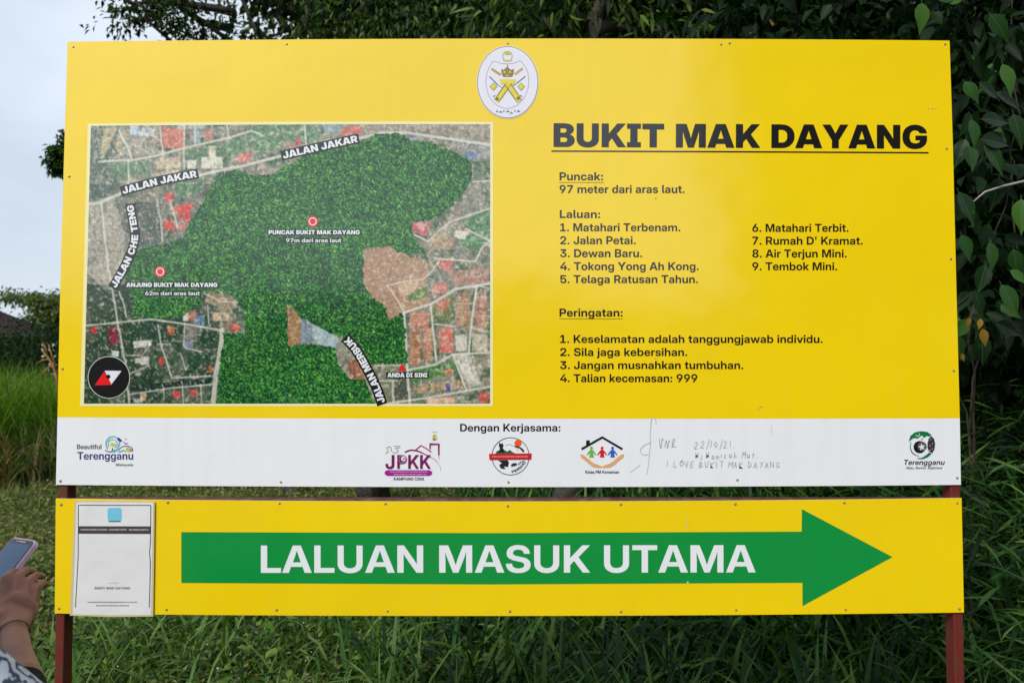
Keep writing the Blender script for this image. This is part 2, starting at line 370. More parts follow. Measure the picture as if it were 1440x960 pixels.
    '120,49,118]]],"U":[141,[[61,-2,66,-2,79,-2,86,-1,99,3,105,6,114,12,121,20,125,27,128,35,130,45,130,145,102,146,101,145,101,49,100,45,98,40,96,36,94,33,90,30,83,26,76,24,73,24,65,24'
    ',61,25,58,26,53,28,49,31,45,36,42,41,41,45,40,51,40,145,39,146,11,146,11,145,11,47,12,38,14,31,16,26,20,20,24,15,31,9,38,5,44,2,55,-1]]],"Y":[138,[[55,0,55,0,83,0,84,0,84,54,134,14'
    '0,136,144,136,146,103,146,84,112,70,86,69,85,64,96,35,145,34,146,1,146,9,132,55,54]]],"a":[111,[[34,-1,39,-2,49,-1,57,1,62,3,66,6,69,10,72,14,72,13,72,1,73,0,100,0,100,1,100,77,97,'
    '86,94,91,89,96,80,101,71,104,61,105,48,105,37,103,28,99,22,95,17,91,14,87,12,83,10,77,9,72,10,71,11,71,36,71,37,72,38,75,39,78,42,80,48,83,54,84,58,84,65,82,68,80,70,78,72,73,72,69'
    ',71,67,70,65,68,64,61,63,38,60,27,57,17,52,12,48,9,44,7,39,6,35,6,27,7,20,10,14,13,9,20,3,27,0],[45,19,41,20,38,22,34,26,34,28,34,32,35,35,36,37,41,40,46,42,65,46,72,48,72,47,72,34'
    ',70,29,67,25,65,23,59,20,53,18]]],"b":[120,[[62,-2,67,-2,76,-2,81,-1,87,1,94,5,97,8,101,12,105,17,109,24,111,30,113,38,114,47,114,56,113,57,113,64,111,73,107,82,103,88,98,95,93,99,'
    '88,101,79,104,74,105,65,105,61,105,55,103,48,99,44,95,40,90,39,90,39,91,39,145,38,146,11,146,10,144,10,0,11,0,38,0,38,0,39,15,44,7,50,3,56,0],[61,21,55,22,51,24,47,27,44,30,40,36,3'
    '9,41,37,49,37,54,38,61,40,67,42,71,46,76,50,79,54,81,58,82,66,82,70,81,74,79,78,75,81,70,84,62,85,54,85,48,84,47,84,41,83,37,81,32,78,28,76,26,71,23,68,22]]],"c":[111,[[49,-2,61,-2'
    ',69,-1,77,1,85,5,91,9,96,14,99,17,103,26,106,35,106,38,105,39,78,39,76,31,72,26,67,23,65,22,60,21,55,21,48,23,44,26,41,29,39,32,37,37,35,45,35,54,36,62,38,68,41,74,45,78,49,81,51,8'
    '1,58,82,64,82,69,79,72,77,75,74,77,70,78,65,105,65,106,65,105,69,104,76,100,83,96,89,91,94,88,96,81,101,73,103,63,105,52,105,41,103,33,100,25,95,17,87,12,79,8,69,6,59,6,47,7,37,10,'
    '28,14,20,19,13,24,9,28,6,33,3,40,0]]],"d":[120,[[43,-2,47,-2,56,-2,66,1,74,6,78,10,80,14,81,13,81,0,108,0,109,0,109,144,109,145,81,145,81,90,80,89,77,93,74,97,69,101,65,103,57,105,'
    '46,105,41,105,32,101,24,97,18,90,15,86,11,79,9,73,7,66,6,56,6,43,8,32,10,26,16,15,22,8,31,2,39,-1],[56,21,51,22,45,25,42,28,39,32,36,39,35,45,35,58,36,63,38,69,40,72,43,77,47,79,52'
    ',81,61,82,66,81,71,78,74,75,78,70,80,66,82,58,82,45,80,39,78,34,73,27,67,23,59,21]]],"e":[112,[[49,-2,53,-2,61,-2,70,-1,80,2,87,6,95,12,100,17,103,23,106,30,105,32,80,32,77,27,74,2'
    '4,71,22,64,20,55,19,48,21,44,23,40,26,37,31,35,36,34,40,34,43,34,44,106,44,107,45,107,60,105,67,103,76,97,85,94,89,90,93,85,97,77,102,67,105,61,105,51,105,46,105,38,103,28,97,22,93'
    ',15,84,10,75,7,65,6,55,6,43,9,31,11,25,14,20,17,16,22,10,31,4,35,2,41,0],[34,63,34,64,36,70,38,74,41,78,46,82,52,83,56,84,61,83,65,82,71,79,74,77,77,73,79,69,80,63,79,63]]],"f":[74'
    ',[[20,0,21,0,48,0,49,0,49,80,49,80,50,81,69,81,70,82,70,102,69,103,49,103,49,112,50,118,52,120,53,122,56,123,59,123,69,123,70,124,70,144,70,146,54,146,43,145,39,144,32,141,28,138,2'
    '6,136,23,130,22,128,20,120,20,104,19,103,2,103,2,102,2,82,2,81,19,81,20,80,20,80]]],"g":[120,[[49,-42,54,-42,67,-42,78,-40,84,-38,90,-35,95,-31,102,-25,106,-18,108,-9,109,0,109,103'
    ',108,103,82,103,81,103,81,90,80,89,77,93,73,98,69,100,64,103,59,104,54,105,45,105,41,105,32,102,27,99,22,95,19,91,15,86,10,76,7,67,6,60,6,48,7,38,9,30,12,23,16,17,22,10,29,5,36,2,4'
    '5,0,55,0,61,1,68,4,73,7,76,11,80,16,81,15,81,-3,79,-9,77,-14,74,-16,70,-19,67,-20,62,-21,55,-21,50,-20,47,-19,43,-16,41,-14,38,-9,11,-9,11,-11,14,-20,17,-25,22,-31,29,-36,36,-39,43'
    ',-41],[54,23,50,24,46,26,41,31,38,35,36,41,35,46,35,59,36,64,38,69,40,73,43,77,47,80,50,81,56,83,59,83,65,81,69,80,74,76,78,71,80,67,82,59,82,46,80,40,78,34,76,31,72,28,68,25,65,24'
    ',61,23]]],"h":[117,[[10,0,11,0,38,0,39,0,39,60,39,64,41,68,42,72,46,76,50,79,56,80,65,80,70,78,73,76,75,72,77,68,78,62,78,0,79,0,106,0,107,0,107,68,106,76,103,86,99,92,93,99,88,102'
    ',83,104,79,105,73,105,63,105,56,103,52,101,47,97,43,94,40,89,39,90,39,144,39,145,38,146,11,146,10,144]]],"i":[49,[[10,0,11,0,39,0,39,0,39,102,39,103,11,103,10,102],[20,116,26,116,3'
    '2,117,36,120,39,124,40,126,41,132,41,134,40,138,38,140,36,143,31,146,27,147,23,147,19,146,15,144,13,142,10,140,9,138,8,134,8,130,8,128,10,125,14,120,16,118]]],"j":[49,[[-7,-40,-7,-'
    '41,11,-41,19,-39,24,-37,29,-33,33,-29,35,-26,38,-20,39,-12,39,103,38,103,11,103,10,103,10,-8,9,-13,8,-15,5,-17,3,-18,0,-18,-7,-18],[20,117,27,116,31,117,36,120,38,122,40,126,41,129'
    ',41,134,40,138,38,141,34,144,32,145,25,147,19,146,14,144,11,141,9,138,8,134,8,130,9,126,10,124,13,120,17,117]]],"k":[110,[[10,0,11,0,38,0,39,0,39,32,39,34,47,41,48,41,49,40,78,0,11'
    '0,0,111,0,69,58,108,102,108,103,76,103,66,94,40,64,39,64,39,66,39,144,39,145,38,146,11,146,10,144]]],"l":[55,[[34,0,40,0,51,0,52,0,52,22,51,22,46,22,42,23,40,26,39,30,39,144,39,145'
    ',38,146,11,146,10,144,10,22,11,18,13,12,14,10,18,7,24,3,30,1]]],"m":[177,[[10,0,11,0,38,0,39,0,39,62,40,68,42,72,45,77,48,79,52,81,58,81,64,81,69,78,71,76,74,70,74,66,74,0,76,0,102'
    ',0,102,0,102,66,104,70,105,74,109,78,115,81,121,81,127,81,131,79,135,74,137,70,138,64,138,0,139,0,166,0,166,0,166,72,165,82,162,88,158,94,152,100,144,104,138,105,126,105,121,104,11'
    '6,102,112,100,108,97,103,92,99,86,96,92,94,94,91,98,85,102,77,105,72,105,64,105,59,104,54,102,49,99,44,94,40,90,39,86,38,88,38,103,11,103,10,102]]],"n":[117,[[10,0,11,0,38,0,39,0,3'
    '9,60,39,64,41,68,42,72,46,76,50,79,56,80,65,80,70,78,73,76,75,72,77,68,78,62,78,0,79,0,106,0,107,0,107,68,106,76,103,86,101,90,98,94,94,98,88,102,79,105,73,105,63,105,56,103,49,99,'
    '44,94,39,88,38,102,38,103,11,103,10,102]]],"o":[116,[[50,-2,62,-2,71,-1,80,2,89,7,97,14,103,21,107,31,110,40,110,46,110,57,110,58,109,64,107,74,103,82,97,89,93,93,89,96,80,101,69,1'
    '05,63,105,52,105,51,105,47,105,36,102,30,99,22,93,15,84,11,77,9,72,7,64,6,55,6,47,7,39,10,28,14,20,20,12,28,6,38,1,45,-1],[56,21,52,22,47,24,43,27,39,32,37,37,35,45,35,58,37,66,40,'
    '72,43,76,47,79,52,81,55,82,61,82,64,81,70,79,74,75,78,70,79,66,81,61,81,57,81,56,81,47,81,42,79,35,77,31,73,27,69,24,65,22,59,21]]],"r":[75,[[10,0,11,0,38,0,39,0,39,58,39,62,40,66,'
    '42,70,45,74,49,77,51,78,58,80,71,79,72,80,72,102,71,104,64,104,59,104,55,103,49,100,45,98,42,94,39,87,38,88,38,103,11,103,10,102]]],"s":[104,[[44,-2,49,-3,61,-2,72,0,79,3,86,7,92,1'
    '2,94,15,96,19,98,25,99,35,98,39,97,42,94,47,90,51,83,55,75,58,45,65,41,67,37,70,36,72,36,75,37,77,39,80,43,83,46,84,50,85,58,84,64,81,68,77,70,71,96,70,96,71,96,75,94,82,91,88,87,9'
    '3,82,97,77,100,69,103,63,104,59,105,58,105,45,105,34,103,26,100,18,95,15,92,10,86,8,80,8,75,8,70,10,62,12,58,15,54,19,50,25,47,31,45,38,43,61,38,67,35,69,32,70,30,69,26,67,23,66,22'
    ',63,20,60,19,56,18,47,19,41,21,36,25,34,29,34,32,33,32,6,32,5,32,7,25,8,20,11,15,16,10,23,5,29,2,39,-1]]],"t":[74,[[44,0,48,0,68,0,69,0,69,22,68,23,53,23,50,25,49,26,48,30,48,80,49'
    ',81,68,81,69,81,69,102,68,103,49,103,48,104,48,131,47,131,20,131,19,130,19,104,18,103,2,103,2,102,2,82,2,81,18,81,19,80,19,28,20,20,21,18,22,14,24,10,29,5,35,2]]],"u":[117,[[40,-2,'
    '44,-2,53,-2,63,1,70,6,75,11,78,15,78,14,79,0,106,0,107,0,107,103,106,103,79,103,78,102,78,40,76,33,73,29,69,25,62,23,54,23,48,25,45,27,43,30,40,34,39,38,39,42,39,102,38,103,11,103,'
    '10,102,10,34,11,25,13,19,16,13,19,9,23,6,30,1,36,-1]]],"v":[111,[[39,0,41,0,71,0,72,0,109,100,109,102,109,103,81,103,80,102,62,50,57,32,56,29,50,48,32,102,31,103,3,103,1,102]]],"w"'
    ':[164,[[33,0,34,0,62,0,63,0,77,48,82,67,83,64,87,46,101,0,102,0,131,0,162,102,162,103,133,103,132,102,120,58,115,32,114,31,105,66,95,102,94,103,70,103,69,102,57,62,50,30,48,34,42,6'
    '4,31,102,31,103,2,103,1,102,3,96]]],"y":[111,[[13,-40,14,-41,35,-41,43,-39,51,-36,54,-33,58,-28,63,-19,109,103,109,103,81,103,80,103,61,49,56,31,54,34,48,55,31,103,31,103,3,103,1,1'
    '03,41,1,37,-10,34,-16,32,-17,29,-18,13,-18,13,-19]]]},{" ":[54,[]],"A":[153,[[0,0,2,0,44,0,44,0,51,24,52,24,100,24,101,22,105,6,108,0,152,0,153,0,104,145,102,146,50,146,48,145],[62'
    ',55,61,56,75,104,76,108,91,58,91,56]]],"B":[130,[[8,0,8,0,80,0,91,1,98,3,105,6,110,9,115,13,120,18,123,24,125,28,127,38,127,46,124,56,120,64,113,70,108,73,104,75,100,76,95,76,104,8'
    '0,112,86,117,92,121,100,122,104,122,110,121,118,119,124,116,128,109,135,103,139,96,142,88,144,82,145,72,145,70,146,8,146],[48,30,48,30,47,32,47,59,48,59,72,59,76,58,82,54,85,48,85,'
    '42,84,38,83,36,79,33,74,31,70,31,69,30],[47,88,47,115,70,115,75,113,79,110,81,104,81,100,81,98,79,94,75,90,69,88]]],"C":[146,[[66,-2,79,-2,93,0,103,3,108,5,116,10,122,14,127,19,133'
    ',27,136,32,139,39,142,50,142,54,141,55,101,54,100,49,97,43,91,38,88,36,83,34,75,33,67,34,61,36,57,39,53,42,50,47,47,55,45,64,45,77,46,87,49,96,54,104,59,109,63,111,70,112,78,113,84'
    ',111,87,110,90,109,95,105,98,101,100,97,101,91,102,91,141,91,142,91,141,100,137,111,132,120,124,129,116,136,108,140,101,143,94,146,84,147,75,148,67,148,58,146,51,145,43,142,32,135,'
    '23,128,18,121,14,115,10,108,8,102,5,90,4,78,4,67,5,55,6,50,9,40,12,34,16,27,22,19,26,15,34,9,43,4,51,1,59,-1]]],"D":[142,[[8,0,8,0,69,0,81,1,90,3,102,8,109,12,115,17,123,26,128,32,'
    '131,38,136,50,138,60,138,66,138,80,138,86,135,98,131,108,127,116,123,120,112,131,106,135,96,140,87,143,77,145,65,145,63,146,8,146],[49,34,49,34,49,112,49,112,67,112,72,111,79,109,8'
    '3,107,89,102,92,98,95,92,97,82,97,66,96,60,95,54,92,48,89,44,84,39,79,36,70,34]]],"E":[126,[[8,0,8,0,119,0,121,0,120,34,119,34,49,34,49,36,49,56,49,56,114,56,115,56,115,88,114,89,4'
    '9,89,49,90,49,110,49,111,120,111,121,144,120,146,8,146]]],"G":[148,[[66,-2,70,-2,80,-2,91,-1,102,2,109,5,115,8,124,15,132,23,135,28,138,34,142,47,143,56,143,80,142,81,141,81,77,81,'
    '77,80,77,53,77,52,103,52,103,50,102,46,100,42,95,38,92,36,89,35,81,33,76,33,72,33,64,35,58,38,55,40,53,43,50,47,47,54,45,64,45,77,46,87,49,96,52,101,57,106,61,110,66,112,72,113,80,'
    '113,86,111,92,108,95,106,98,102,100,95,140,95,142,96,141,102,138,111,134,119,128,126,121,133,111,139,102,143,91,146,84,147,75,148,64,147,58,146,51,145,43,142,32,135,23,128,18,121,1'
    '4,115,10,108,8,102,5,90,4,78,4,67,5,55,7,47,9,41,11,36,16,27,22,19,26,15,37,7,43,4,51,1,59,-1]]],"H":[145,[[8,0,8,0,47,0,49,0,49,56,49,57,96,57,97,56,97,0,97,0,136,0,138,0,138,144,'
    '137,146,97,146,97,92,96,91,49,91,49,92,48,145,47,146,8,146]]],"I":[87,[[5,0,5,0,81,0,83,0,83,32,81,32,64,32,64,32,64,112,64,114,81,114,83,114,83,144,82,146,5,146,5,114,5,114,22,114'
    ',23,112,23,32,22,32,5,32,5,32]]],"J":[117,[[47,-2,61,-2,72,-1,79,1,87,4,92,7,99,13,104,21,106,25,108,34,109,45,109,145,109,146,70,146,69,145,69,45,68,41,67,38,66,36,64,34,60,32,53,'
    '31,48,33,45,36,43,40,42,47,42,57,41,58,5,58,4,57,4,42,6,32,7,26,10,21,13,16,18,10,25,5,34,1,41,-1]]],"K":[146,[[8,0,8,0,48,0,49,34,63,52,66,55,99,0,144,0,146,0,93,82,93,84,95,86,14'
    '2,144,143,146,96,146,49,85,49,86,49,86,48,145,47,146,8,146]]],"L":[115,[[8,0,8,0,110,0,111,0,111,34,110,34,49,34,49,36,49,144,48,145,47,146,8,146]]],"M":[185,[[8,0,8,0,47,0,48,0,48'
    ',58,47,94,47,98,47,99,57,62,76,0,77,0,108,0,109,0,126,56,137,98,138,100,138,102,139,94,138,94,138,58,137,58,137,0,138,0,176,0,177,0,177,144,177,146,117,146,116,145,102,96,94,62,92,'
    '60,84,94,68,146,8,146,8,144]]],"N":[148,[[8,0,8,0,47,0,49,0,48,82,65,54,98,0,139,0,140,0,140,144,139,146,100,146,99,145,99,82,100,80,100,64,99,62,85,88,49,145,48,146,8,146]]],"P":['
    '130,[[8,0,8,0,48,0,49,44,49,44,75,44,85,45,89,46,95,48,105,53,111,58,116,64,120,68,122,74,125,82,126,90,126,104,124,112,121,120,118,124,113,130,107,135,104,137,96,141,90,143,82,145'
    ',70,145,69,146,8,146],[49,77,49,78,49,112,49,112,70,112,77,110,82,106,84,104,86,100,87,96,87,92,85,86,80,81,74,78,69,77]]],"R":[133,[[8,0,8,0,47,0,49,0,49,44,49,46,66,46,88,0,129,0'
    ',130,0,104,54,104,54,108,57,115,64,120,70,122,75,124,80,126,90,126,104,124,112,122,118,118,124,115,127,113,130,107,135,104,137,96,141,90,143,82,145,70,145,69,146,8,146],[49,77,49,7'
    '8,49,112,49,112,72,112,76,111,79,109,83,106,86,100,87,96,87,92,85,86,83,84,80,81,77,79,71,77]]],"S":[137,[[58,-2,74,-2,87,-1,96,1,108,6,116,11,121,16,125,22,127,25,130,35,131,45,13'
    '0,53,129,58,128,61,124,68,118,75,114,77,108,81,98,84,86,87,71,90,60,93,54,96,51,98,50,100,50,105,50,107,52,110,56,113,59,114,65,116,76,115,79,114,83,112,86,110,88,107,89,105,91,100'
    ',127,99,128,100,127,106,126,112,124,118,120,125,116,131,110,136,105,140,94,144,85,147,77,148,69,148,58,147,47,145,36,141,26,135,18,127,13,119,10,109,9,103,9,96,12,87,13,83,17,78,23'
    ',72,30,67,37,64,43,62,50,60,69,56,80,54,86,51,88,48,90,46,90,43,90,39,89,37,86,34,79,31,73,30,67,30,59,31,55,33,51,35,47,40,46,43,45,47,44,48,6,48,6,41,8,35,9,29,11,24,14,19,20,13,'
    '28,7,34,4,46,0]]],"T":[131,[[45,0,46,0,85,0,86,0,86,110,86,111,126,111,127,112,127,144,126,146,4,146,4,112,4,111,44,111,45,110]]],"U":[141,[[61,-2,65,-2,79,-2,91,0,100,3,110,8,118,'
    '14,123,20,129,29,132,37,133,47,133,145,132,146,94,146,94,145,94,53,93,50,91,44,87,38,84,36,80,34,74,32,67,32,62,33,58,35,53,39,50,43,48,48,47,54,47,145,46,146,8,146,8,145,8,48,9,40'
    ',11,32,15,24,19,18,25,12,29,9,34,6,43,2,54,-1]]],"Y":[146,[[54,0,56,0,92,0,93,0,93,50,142,138,146,144,146,146,100,146,99,144,89,124,74,92,73,92,62,116,46,145,46,146,0,146,1,144,11,'
    '126,54,50,54,48]]]}]'
)

CAP = 145.5     # cap height of these outlines

class Path:
    """arc-length parametrised polyline in photograph coordinates (y down)"""
    def __init__(s, pts, smooth=True):
        P = np.array(pts, float)
        if smooth and len(P) > 2:
            Q = []
            Pp = np.vstack([2 * P[0] - P[1], P, 2 * P[-1] - P[-2]])
            for i in range(1, len(Pp) - 2):
                for t in np.linspace(0, 1, 8, endpoint=False):
                    a, b, c, d = Pp[i - 1], Pp[i], Pp[i + 1], Pp[i + 2]
                    Q.append(0.5 * ((2 * b) + (c - a) * t + (2 * a - 5 * b + 4 * c - d) * t * t + (-a + 3 * b - 3 * c + d) * t ** 3))
            Q.append(P[-1]); P = np.array(Q)
        s.P = P
        s.L = np.concatenate([[0], np.cumsum(np.hypot(*np.diff(P, axis=0).T))])
        s.len = s.L[-1]
    def at(s, t):
        x = np.interp(t, s.L, s.P[:, 0]); y = np.interp(t, s.L, s.P[:, 1])
        e = 0.8
        x1 = np.interp(min(t + e, s.len), s.L, s.P[:, 0]); y1 = np.interp(min(t + e, s.len), s.L, s.P[:, 1])
        x0 = np.interp(max(t - e, 0), s.L, s.P[:, 0]); y0 = np.interp(max(t - e, 0), s.L, s.P[:, 1])
        d = math.hypot(x1 - x0, y1 - y0) or 1
        return x, y, (x1 - x0) / d, (y1 - y0) / d

def text_loops(txt, path, cap, font=0, center=False, slant=0.0, track=0.0):
    """outline loops of a line of lettering stretched to the length of the path"""
    G = GLYPHS[font]
    pen = 0; items = []
    for ch in txt:
        g = G.get(ch) or G.get(ch.upper()) or G['A']
        items.append((pen, g)); pen += g[0] + track
    xs = [x + c for x, g in items for l in g[1] for c in l[0::2]]
    x0, x1 = min(xs), max(xs)
    pth = path if isinstance(path, Path) else Path(path, False)
    sx = pth.len / (x1 - x0); sy = cap / CAP
    off = -cap / 2 if center else 0
    loops = []
    for x, g in items:
        if not g[1]: continue
        gx = [c for l in g[1] for c in l[0::2]]
        mid = x + (min(gx) + max(gx)) / 2
        px, py, tx, ty = pth.at((mid - x0) * sx)
        for l in g[1]:
            L = []
            for i in range(0, len(l), 2):
                u = (x + l[i] - mid + slant * l[i + 1]) * sx; v = l[i + 1] * sy + off
                L.append((px + tx * u + ty * v, py + ty * u - tx * v))
            loops.append(L)
    return loops

def flat(name, loops, material, lift, parent, kind=None):
    """flat print: filled outlines in photograph coordinates, laid on the sign's face at a small lift"""
    cu = bpy.data.curves.new(name, 'CURVE'); cu.dimensions = '2D'; cu.fill_mode = 'BOTH'
    for l in loops:
        s = cu.splines.new('POLY'); s.points.add(len(l) - 1); s.use_cyclic_u = True
        for i, (px, py) in enumerate(l):
            w = SP(px, py)
            s.points[i].co = (w[0], w[2], 0, 1)
    o = bpy.data.objects.new(name, cu); COL.objects.link(o)
    dg = bpy.context.evaluated_depsgraph_get()
    me = bpy.data.meshes.new_from_object(o.evaluated_get(dg))
    bpy.data.objects.remove(o); bpy.data.curves.remove(cu)
    n = len(me.vertices); co = np.empty(n * 3, np.float32); me.vertices.foreach_get('co', co); co = co.reshape(-1, 3)
    co = np.stack([co[:, 0], np.full(n, -lift, np.float32), co[:, 1]], 1)
    me.vertices.foreach_set('co', co.ravel())
    me.materials.clear(); me.name = name
    # make every face look towards the viewer
    me.update()
    fl = [p for p in me.polygons if p.normal.y > 0]
    if fl:
        import bmesh
        bm = bmesh.new(); bm.from_mesh(me); bm.faces.ensure_lookup_table()
        bmesh.ops.reverse_faces(bm, faces=[bm.faces[p.index] for p in fl]); bm.to_mesh(me); bm.free()
    return link(name, me, material, parent, kind)

def ribbon(pts, w, closed=False, taper=0.0):
    """outline loop of a stroke of width w along pts"""
    P = np.array(pts, float); n = len(P); L, R = [], []
    for i in range(n):
        if closed: a, b = P[i - 1], P[(i + 1) % n]
        else: a, b = P[max(i - 1, 0)], P[min(i + 1, n - 1)]
        d = b - a; d = d / (np.hypot(*d) or 1); nn = np.array([-d[1], d[0]])
        k = w / 2
        if taper and not closed: k *= 1 - taper * abs(2 * i / (n - 1) - 1)
        if 0 < i < n - 1 or closed:
            u = P[i] - P[i - 1]; u = u / (np.hypot(*u) or 1)
            c = abs(u[0] * d[0] + u[1] * d[1]); k /= max(c, 0.55)
        L.append(tuple(P[i] + nn * k)); R.append(tuple(P[i] - nn * k))
    if closed: return [L, R[::-1]]
    return [L + R[::-1]]

def circ(cx, cy, rx, ry=None, n=28, a0=0, a1=360):
    ry = ry or rx
    full = abs(a1 - a0) >= 360
    T = [math.radians(a0 + (a1 - a0) * i / (n if full else n - 1)) for i in range(n)]
    return [(cx + rx * math.cos(t), cy + ry * math.sin(t)) for t in T]

# ------------------------------------------------------------------ the signboard
sign = empty('trail_signboard', (0, 0, 0), 'large yellow trail signboard with aerial map, route list and green arrow on red posts', 'signboard')

LY = [40, 59, 200, 325, 380, 480, 586, 681, 900]; LX = [95.8, 95, 90.6, 86.6, 85.2, 82.8, 80.8, 78.6, 77.4]
RY = [40, 57, 172, 330, 512, 600, 681]; RX = [1334.8, 1335.3, 1339.2, 1342.9, 1347.8, 1350, 1351.3]
def bow(u, mid, l, r):            # height of an edge across the board: left, middle, right
    t = u * 2 - 1
    return (l + r) / 2 + (r - l) / 2 * t - ((l + r) / 2 - mid) * (1 - t * t)

def board(name, rows, lx, rx, parent, cols=26, thick=0.004, material=None, zones=None):
    """thin composite sheet; rows = list of (left y, mid y, right y)"""
    V, F = [], []
    fr, bk = [], []
    for (l, m_, r) in rows:
        a, b = [], []
        for i in range(cols + 1):
            u = i / cols; y = bow(u, m_, l, r)
            x = lx(y) + (rx(y) - lx(y)) * u
            w = SP(x, y)
            a.append(len(V)); V.append((w[0], 0, w[2]))
            b.append(len(V)); V.append((w[0], thick, w[2]))
        fr.append(a); bk.append(b)
    zone = []
    for j in range(len(rows) - 1):
        for i in range(cols):
            F.append((fr[j][i], fr[j + 1][i], fr[j + 1][i + 1], fr[j][i + 1])); zone.append(zones[j] if zones else 0)
            F.append((bk[j][i], bk[j][i + 1], bk[j + 1][i + 1], bk[j + 1][i])); zone.append(9)
        F.append((fr[j][0], bk[j][0], bk[j + 1][0], fr[j + 1][0])); zone.append(9)
        F.append((fr[j][-1], fr[j + 1][-1], bk[j + 1][-1], bk[j][-1])); zone.append(9)
    for i in range(cols):
        F.append((fr[0][i], fr[0][i + 1], bk[0][i + 1], bk[0][i])); zone.append(9)
        F.append((fr[-1][i], bk[-1][i], bk[-1][i + 1], fr[-1][i + 1])); zone.append(9)
    me = mesh_from(name, V, F)
    me.materials.append(M_YEL); me.materials.append(M_WHT); me.materials.append(M_EDGE)
    for p, z in zip(me.polygons, zone): p.material_index = 2 if z == 9 else z
    return link(name, me, None, parent)

lxf = lambda y: float(np.interp(y, LY, LX)); rxf = lambda y: float(np.interp(y, RY, RX))
upper = board('upper_board', [(59, 54.5, 57.4), (200, 196.5, 199), (400, 398, 400), (586.6, 588.6, 588), (681.3, 684.4, 681.3)], lxf, rxf, sign,
              zones=[0, 0, 0, 1])
lower = board('lower_board', [(700.6, 704.8, 699.8), (781, 783, 781), (862, 865.4, 860.6)],
              lambda y: 78.4 - (y - 700) * 0.009, lambda y: 1352.2 + (y - 700) * 0.021, sign, zones=[0, 0])

# frame behind: two posts and four rails of rectangular tube
def tube_box(x0, x1, y0, y1, z0, z1):
    return box_data(x0, x1, y0, y1, z0, z1)
def xw(px, py): return SP(px, py)[0]
def zw(py): return SP(720, py)[2]
for (pa, pb) in ((75.6, 88.4), (1343.4, 1356.9)):
    xa, xb = xw(pa, 900), xw(pb, 900)
    v, f = box_data(xa, xb, 0.0055, 0.0505, -0.35, zw(66))
    v2, f2 = box_data(xa + 0.0005, xb - 0.0005, 0.006, 0.05, zw(66) + 0.0003, zw(66) + 0.003)
    p = link('post', mesh_from('post', v, f), M_RED, sign); bevel(p, 0.003)
    link('post_cap', mesh_from('post_cap', v2, f2), M_RED, p)
xa, xb = xw(88.4, 900) + 0.0008, xw(1343.4, 900) - 0.0008
for i, (yt, yb_) in enumerate(((62, 76), (668, 680), (702.0, 716), (846, 859))):
    v, f = box_data(xa, xb, 0.0062, 0.0465, zw(yb_), zw(yt))
    bevel(link('rail', mesh_from('rail', v, f), M_RAIL, sign), 0.002)
for (pa) in (403, 714, 1026):
    v, f = box_data(xw(pa - 6, 300), xw(pa + 6, 300), 0.0070, 0.0420, zw(667.5), zw(76.5))
    link('stud', mesh_from('stud', v, f), M_RAIL, sign)

# screws: one low domed head with a washer and a slot, shared by all
def screw_mesh():
    V, F = [], []
    prof = [(0.0058, 0.0), (0.0058, -0.0008), (0.0040, -0.0009), (0.0038, -0.0022), (0.0026, -0.0032), (0.0, -0.0034)]
    n = 12
    for r, y in prof[:-1]:
        for k in range(n):
            t = 2 * math.pi * k / n; V.append((r * math.cos(t), y, r * math.sin(t)))
    V.append((0, prof[-1][1], 0))
    for j in range(len(prof) - 2):
        for k in range(n):
            F.append((j * n + k, (j + 1) * n + k, (j + 1) * n + (k + 1) % n, j * n + (k + 1) % n))
    for k in range(n):
        F.append(((len(prof) - 2) * n + k, len(V) - 1, (len(prof) - 2) * n + (k + 1) % n))
    return mesh_from('screw', V, F)
SCM = screw_mesh(); SCM.materials.append(M_SCREW)
def screws(parent, pts):
    for (x, y) in pts:
        o = bpy.data.objects.new('screw', SCM); COL.objects.link(o); o.parent = parent
        o.location = SP(x, y, 0.0002); o.rotation_euler = (random.uniform(-.08, .08), random.uniform(0, 3), random.uniform(-.08, .08))
        s = random.uniform(0.5, 0.66); o.scale = (s, .8, s)
screws(upper, [(103, 66), (403, 62), (714, 61.5), (1014, 62.5), (1026, 61), (1329, 62.5), (97, 248), (88, 518.5), (1331, 209), (1337, 364),
               (1341, 521), (85, 676), (395, 677.5), (715, 677.5), (1037, 674.5), (1346, 671.5)])
screws(lower, [(86, 709), (236, 706), (393, 707.5), (542, 708), (714, 711), (873, 708.7), (1034, 708.3), (1187, 706.3), (1346, 706.8),
               (83, 855), (234, 856.5), (389, 857), (545, 858.5), (717, 858.8), (873, 859.3), (1035, 857), (1189, 856.5), (1349, 855.5)])
# small nicks and specks on the vinyl
specks = []
for (x, y, r) in ((922, 279, 1.3), (1311, 153.5, 1.2), (1306, 153, .8), (922, 504, 1.1), (925, 507, .8), (1316, 153, .8), (1070, 572, 1.2), (1067, 574, 1), (1073, 571, .8),
                  (760, 640, .5), (300, 640, .6), (1180, 640, .5), (480, 655, .5), (640, 130, .6), (300, 120, .5), (1250, 420, .5)):
    specks.append(circ(x, y, r, r * 0.7, 8))
flat('scuff_mark', specks, mat('scuff', (0.30, 0.24, 0.10), 0.8), 0.0006, upper, 'stuff')
flat('scuff_mark', [circ(967, 818.5, 1.2, 2.0, 8), circ(966, 737, .4, 6, 8), circ(1123, 842, 1.1, .9, 8), circ(640, 840, .7, .6, 8)], mat('scuff_pale', (0.55, 0.6, 0.45), 0.8), 0.0009, lower, 'stuff')

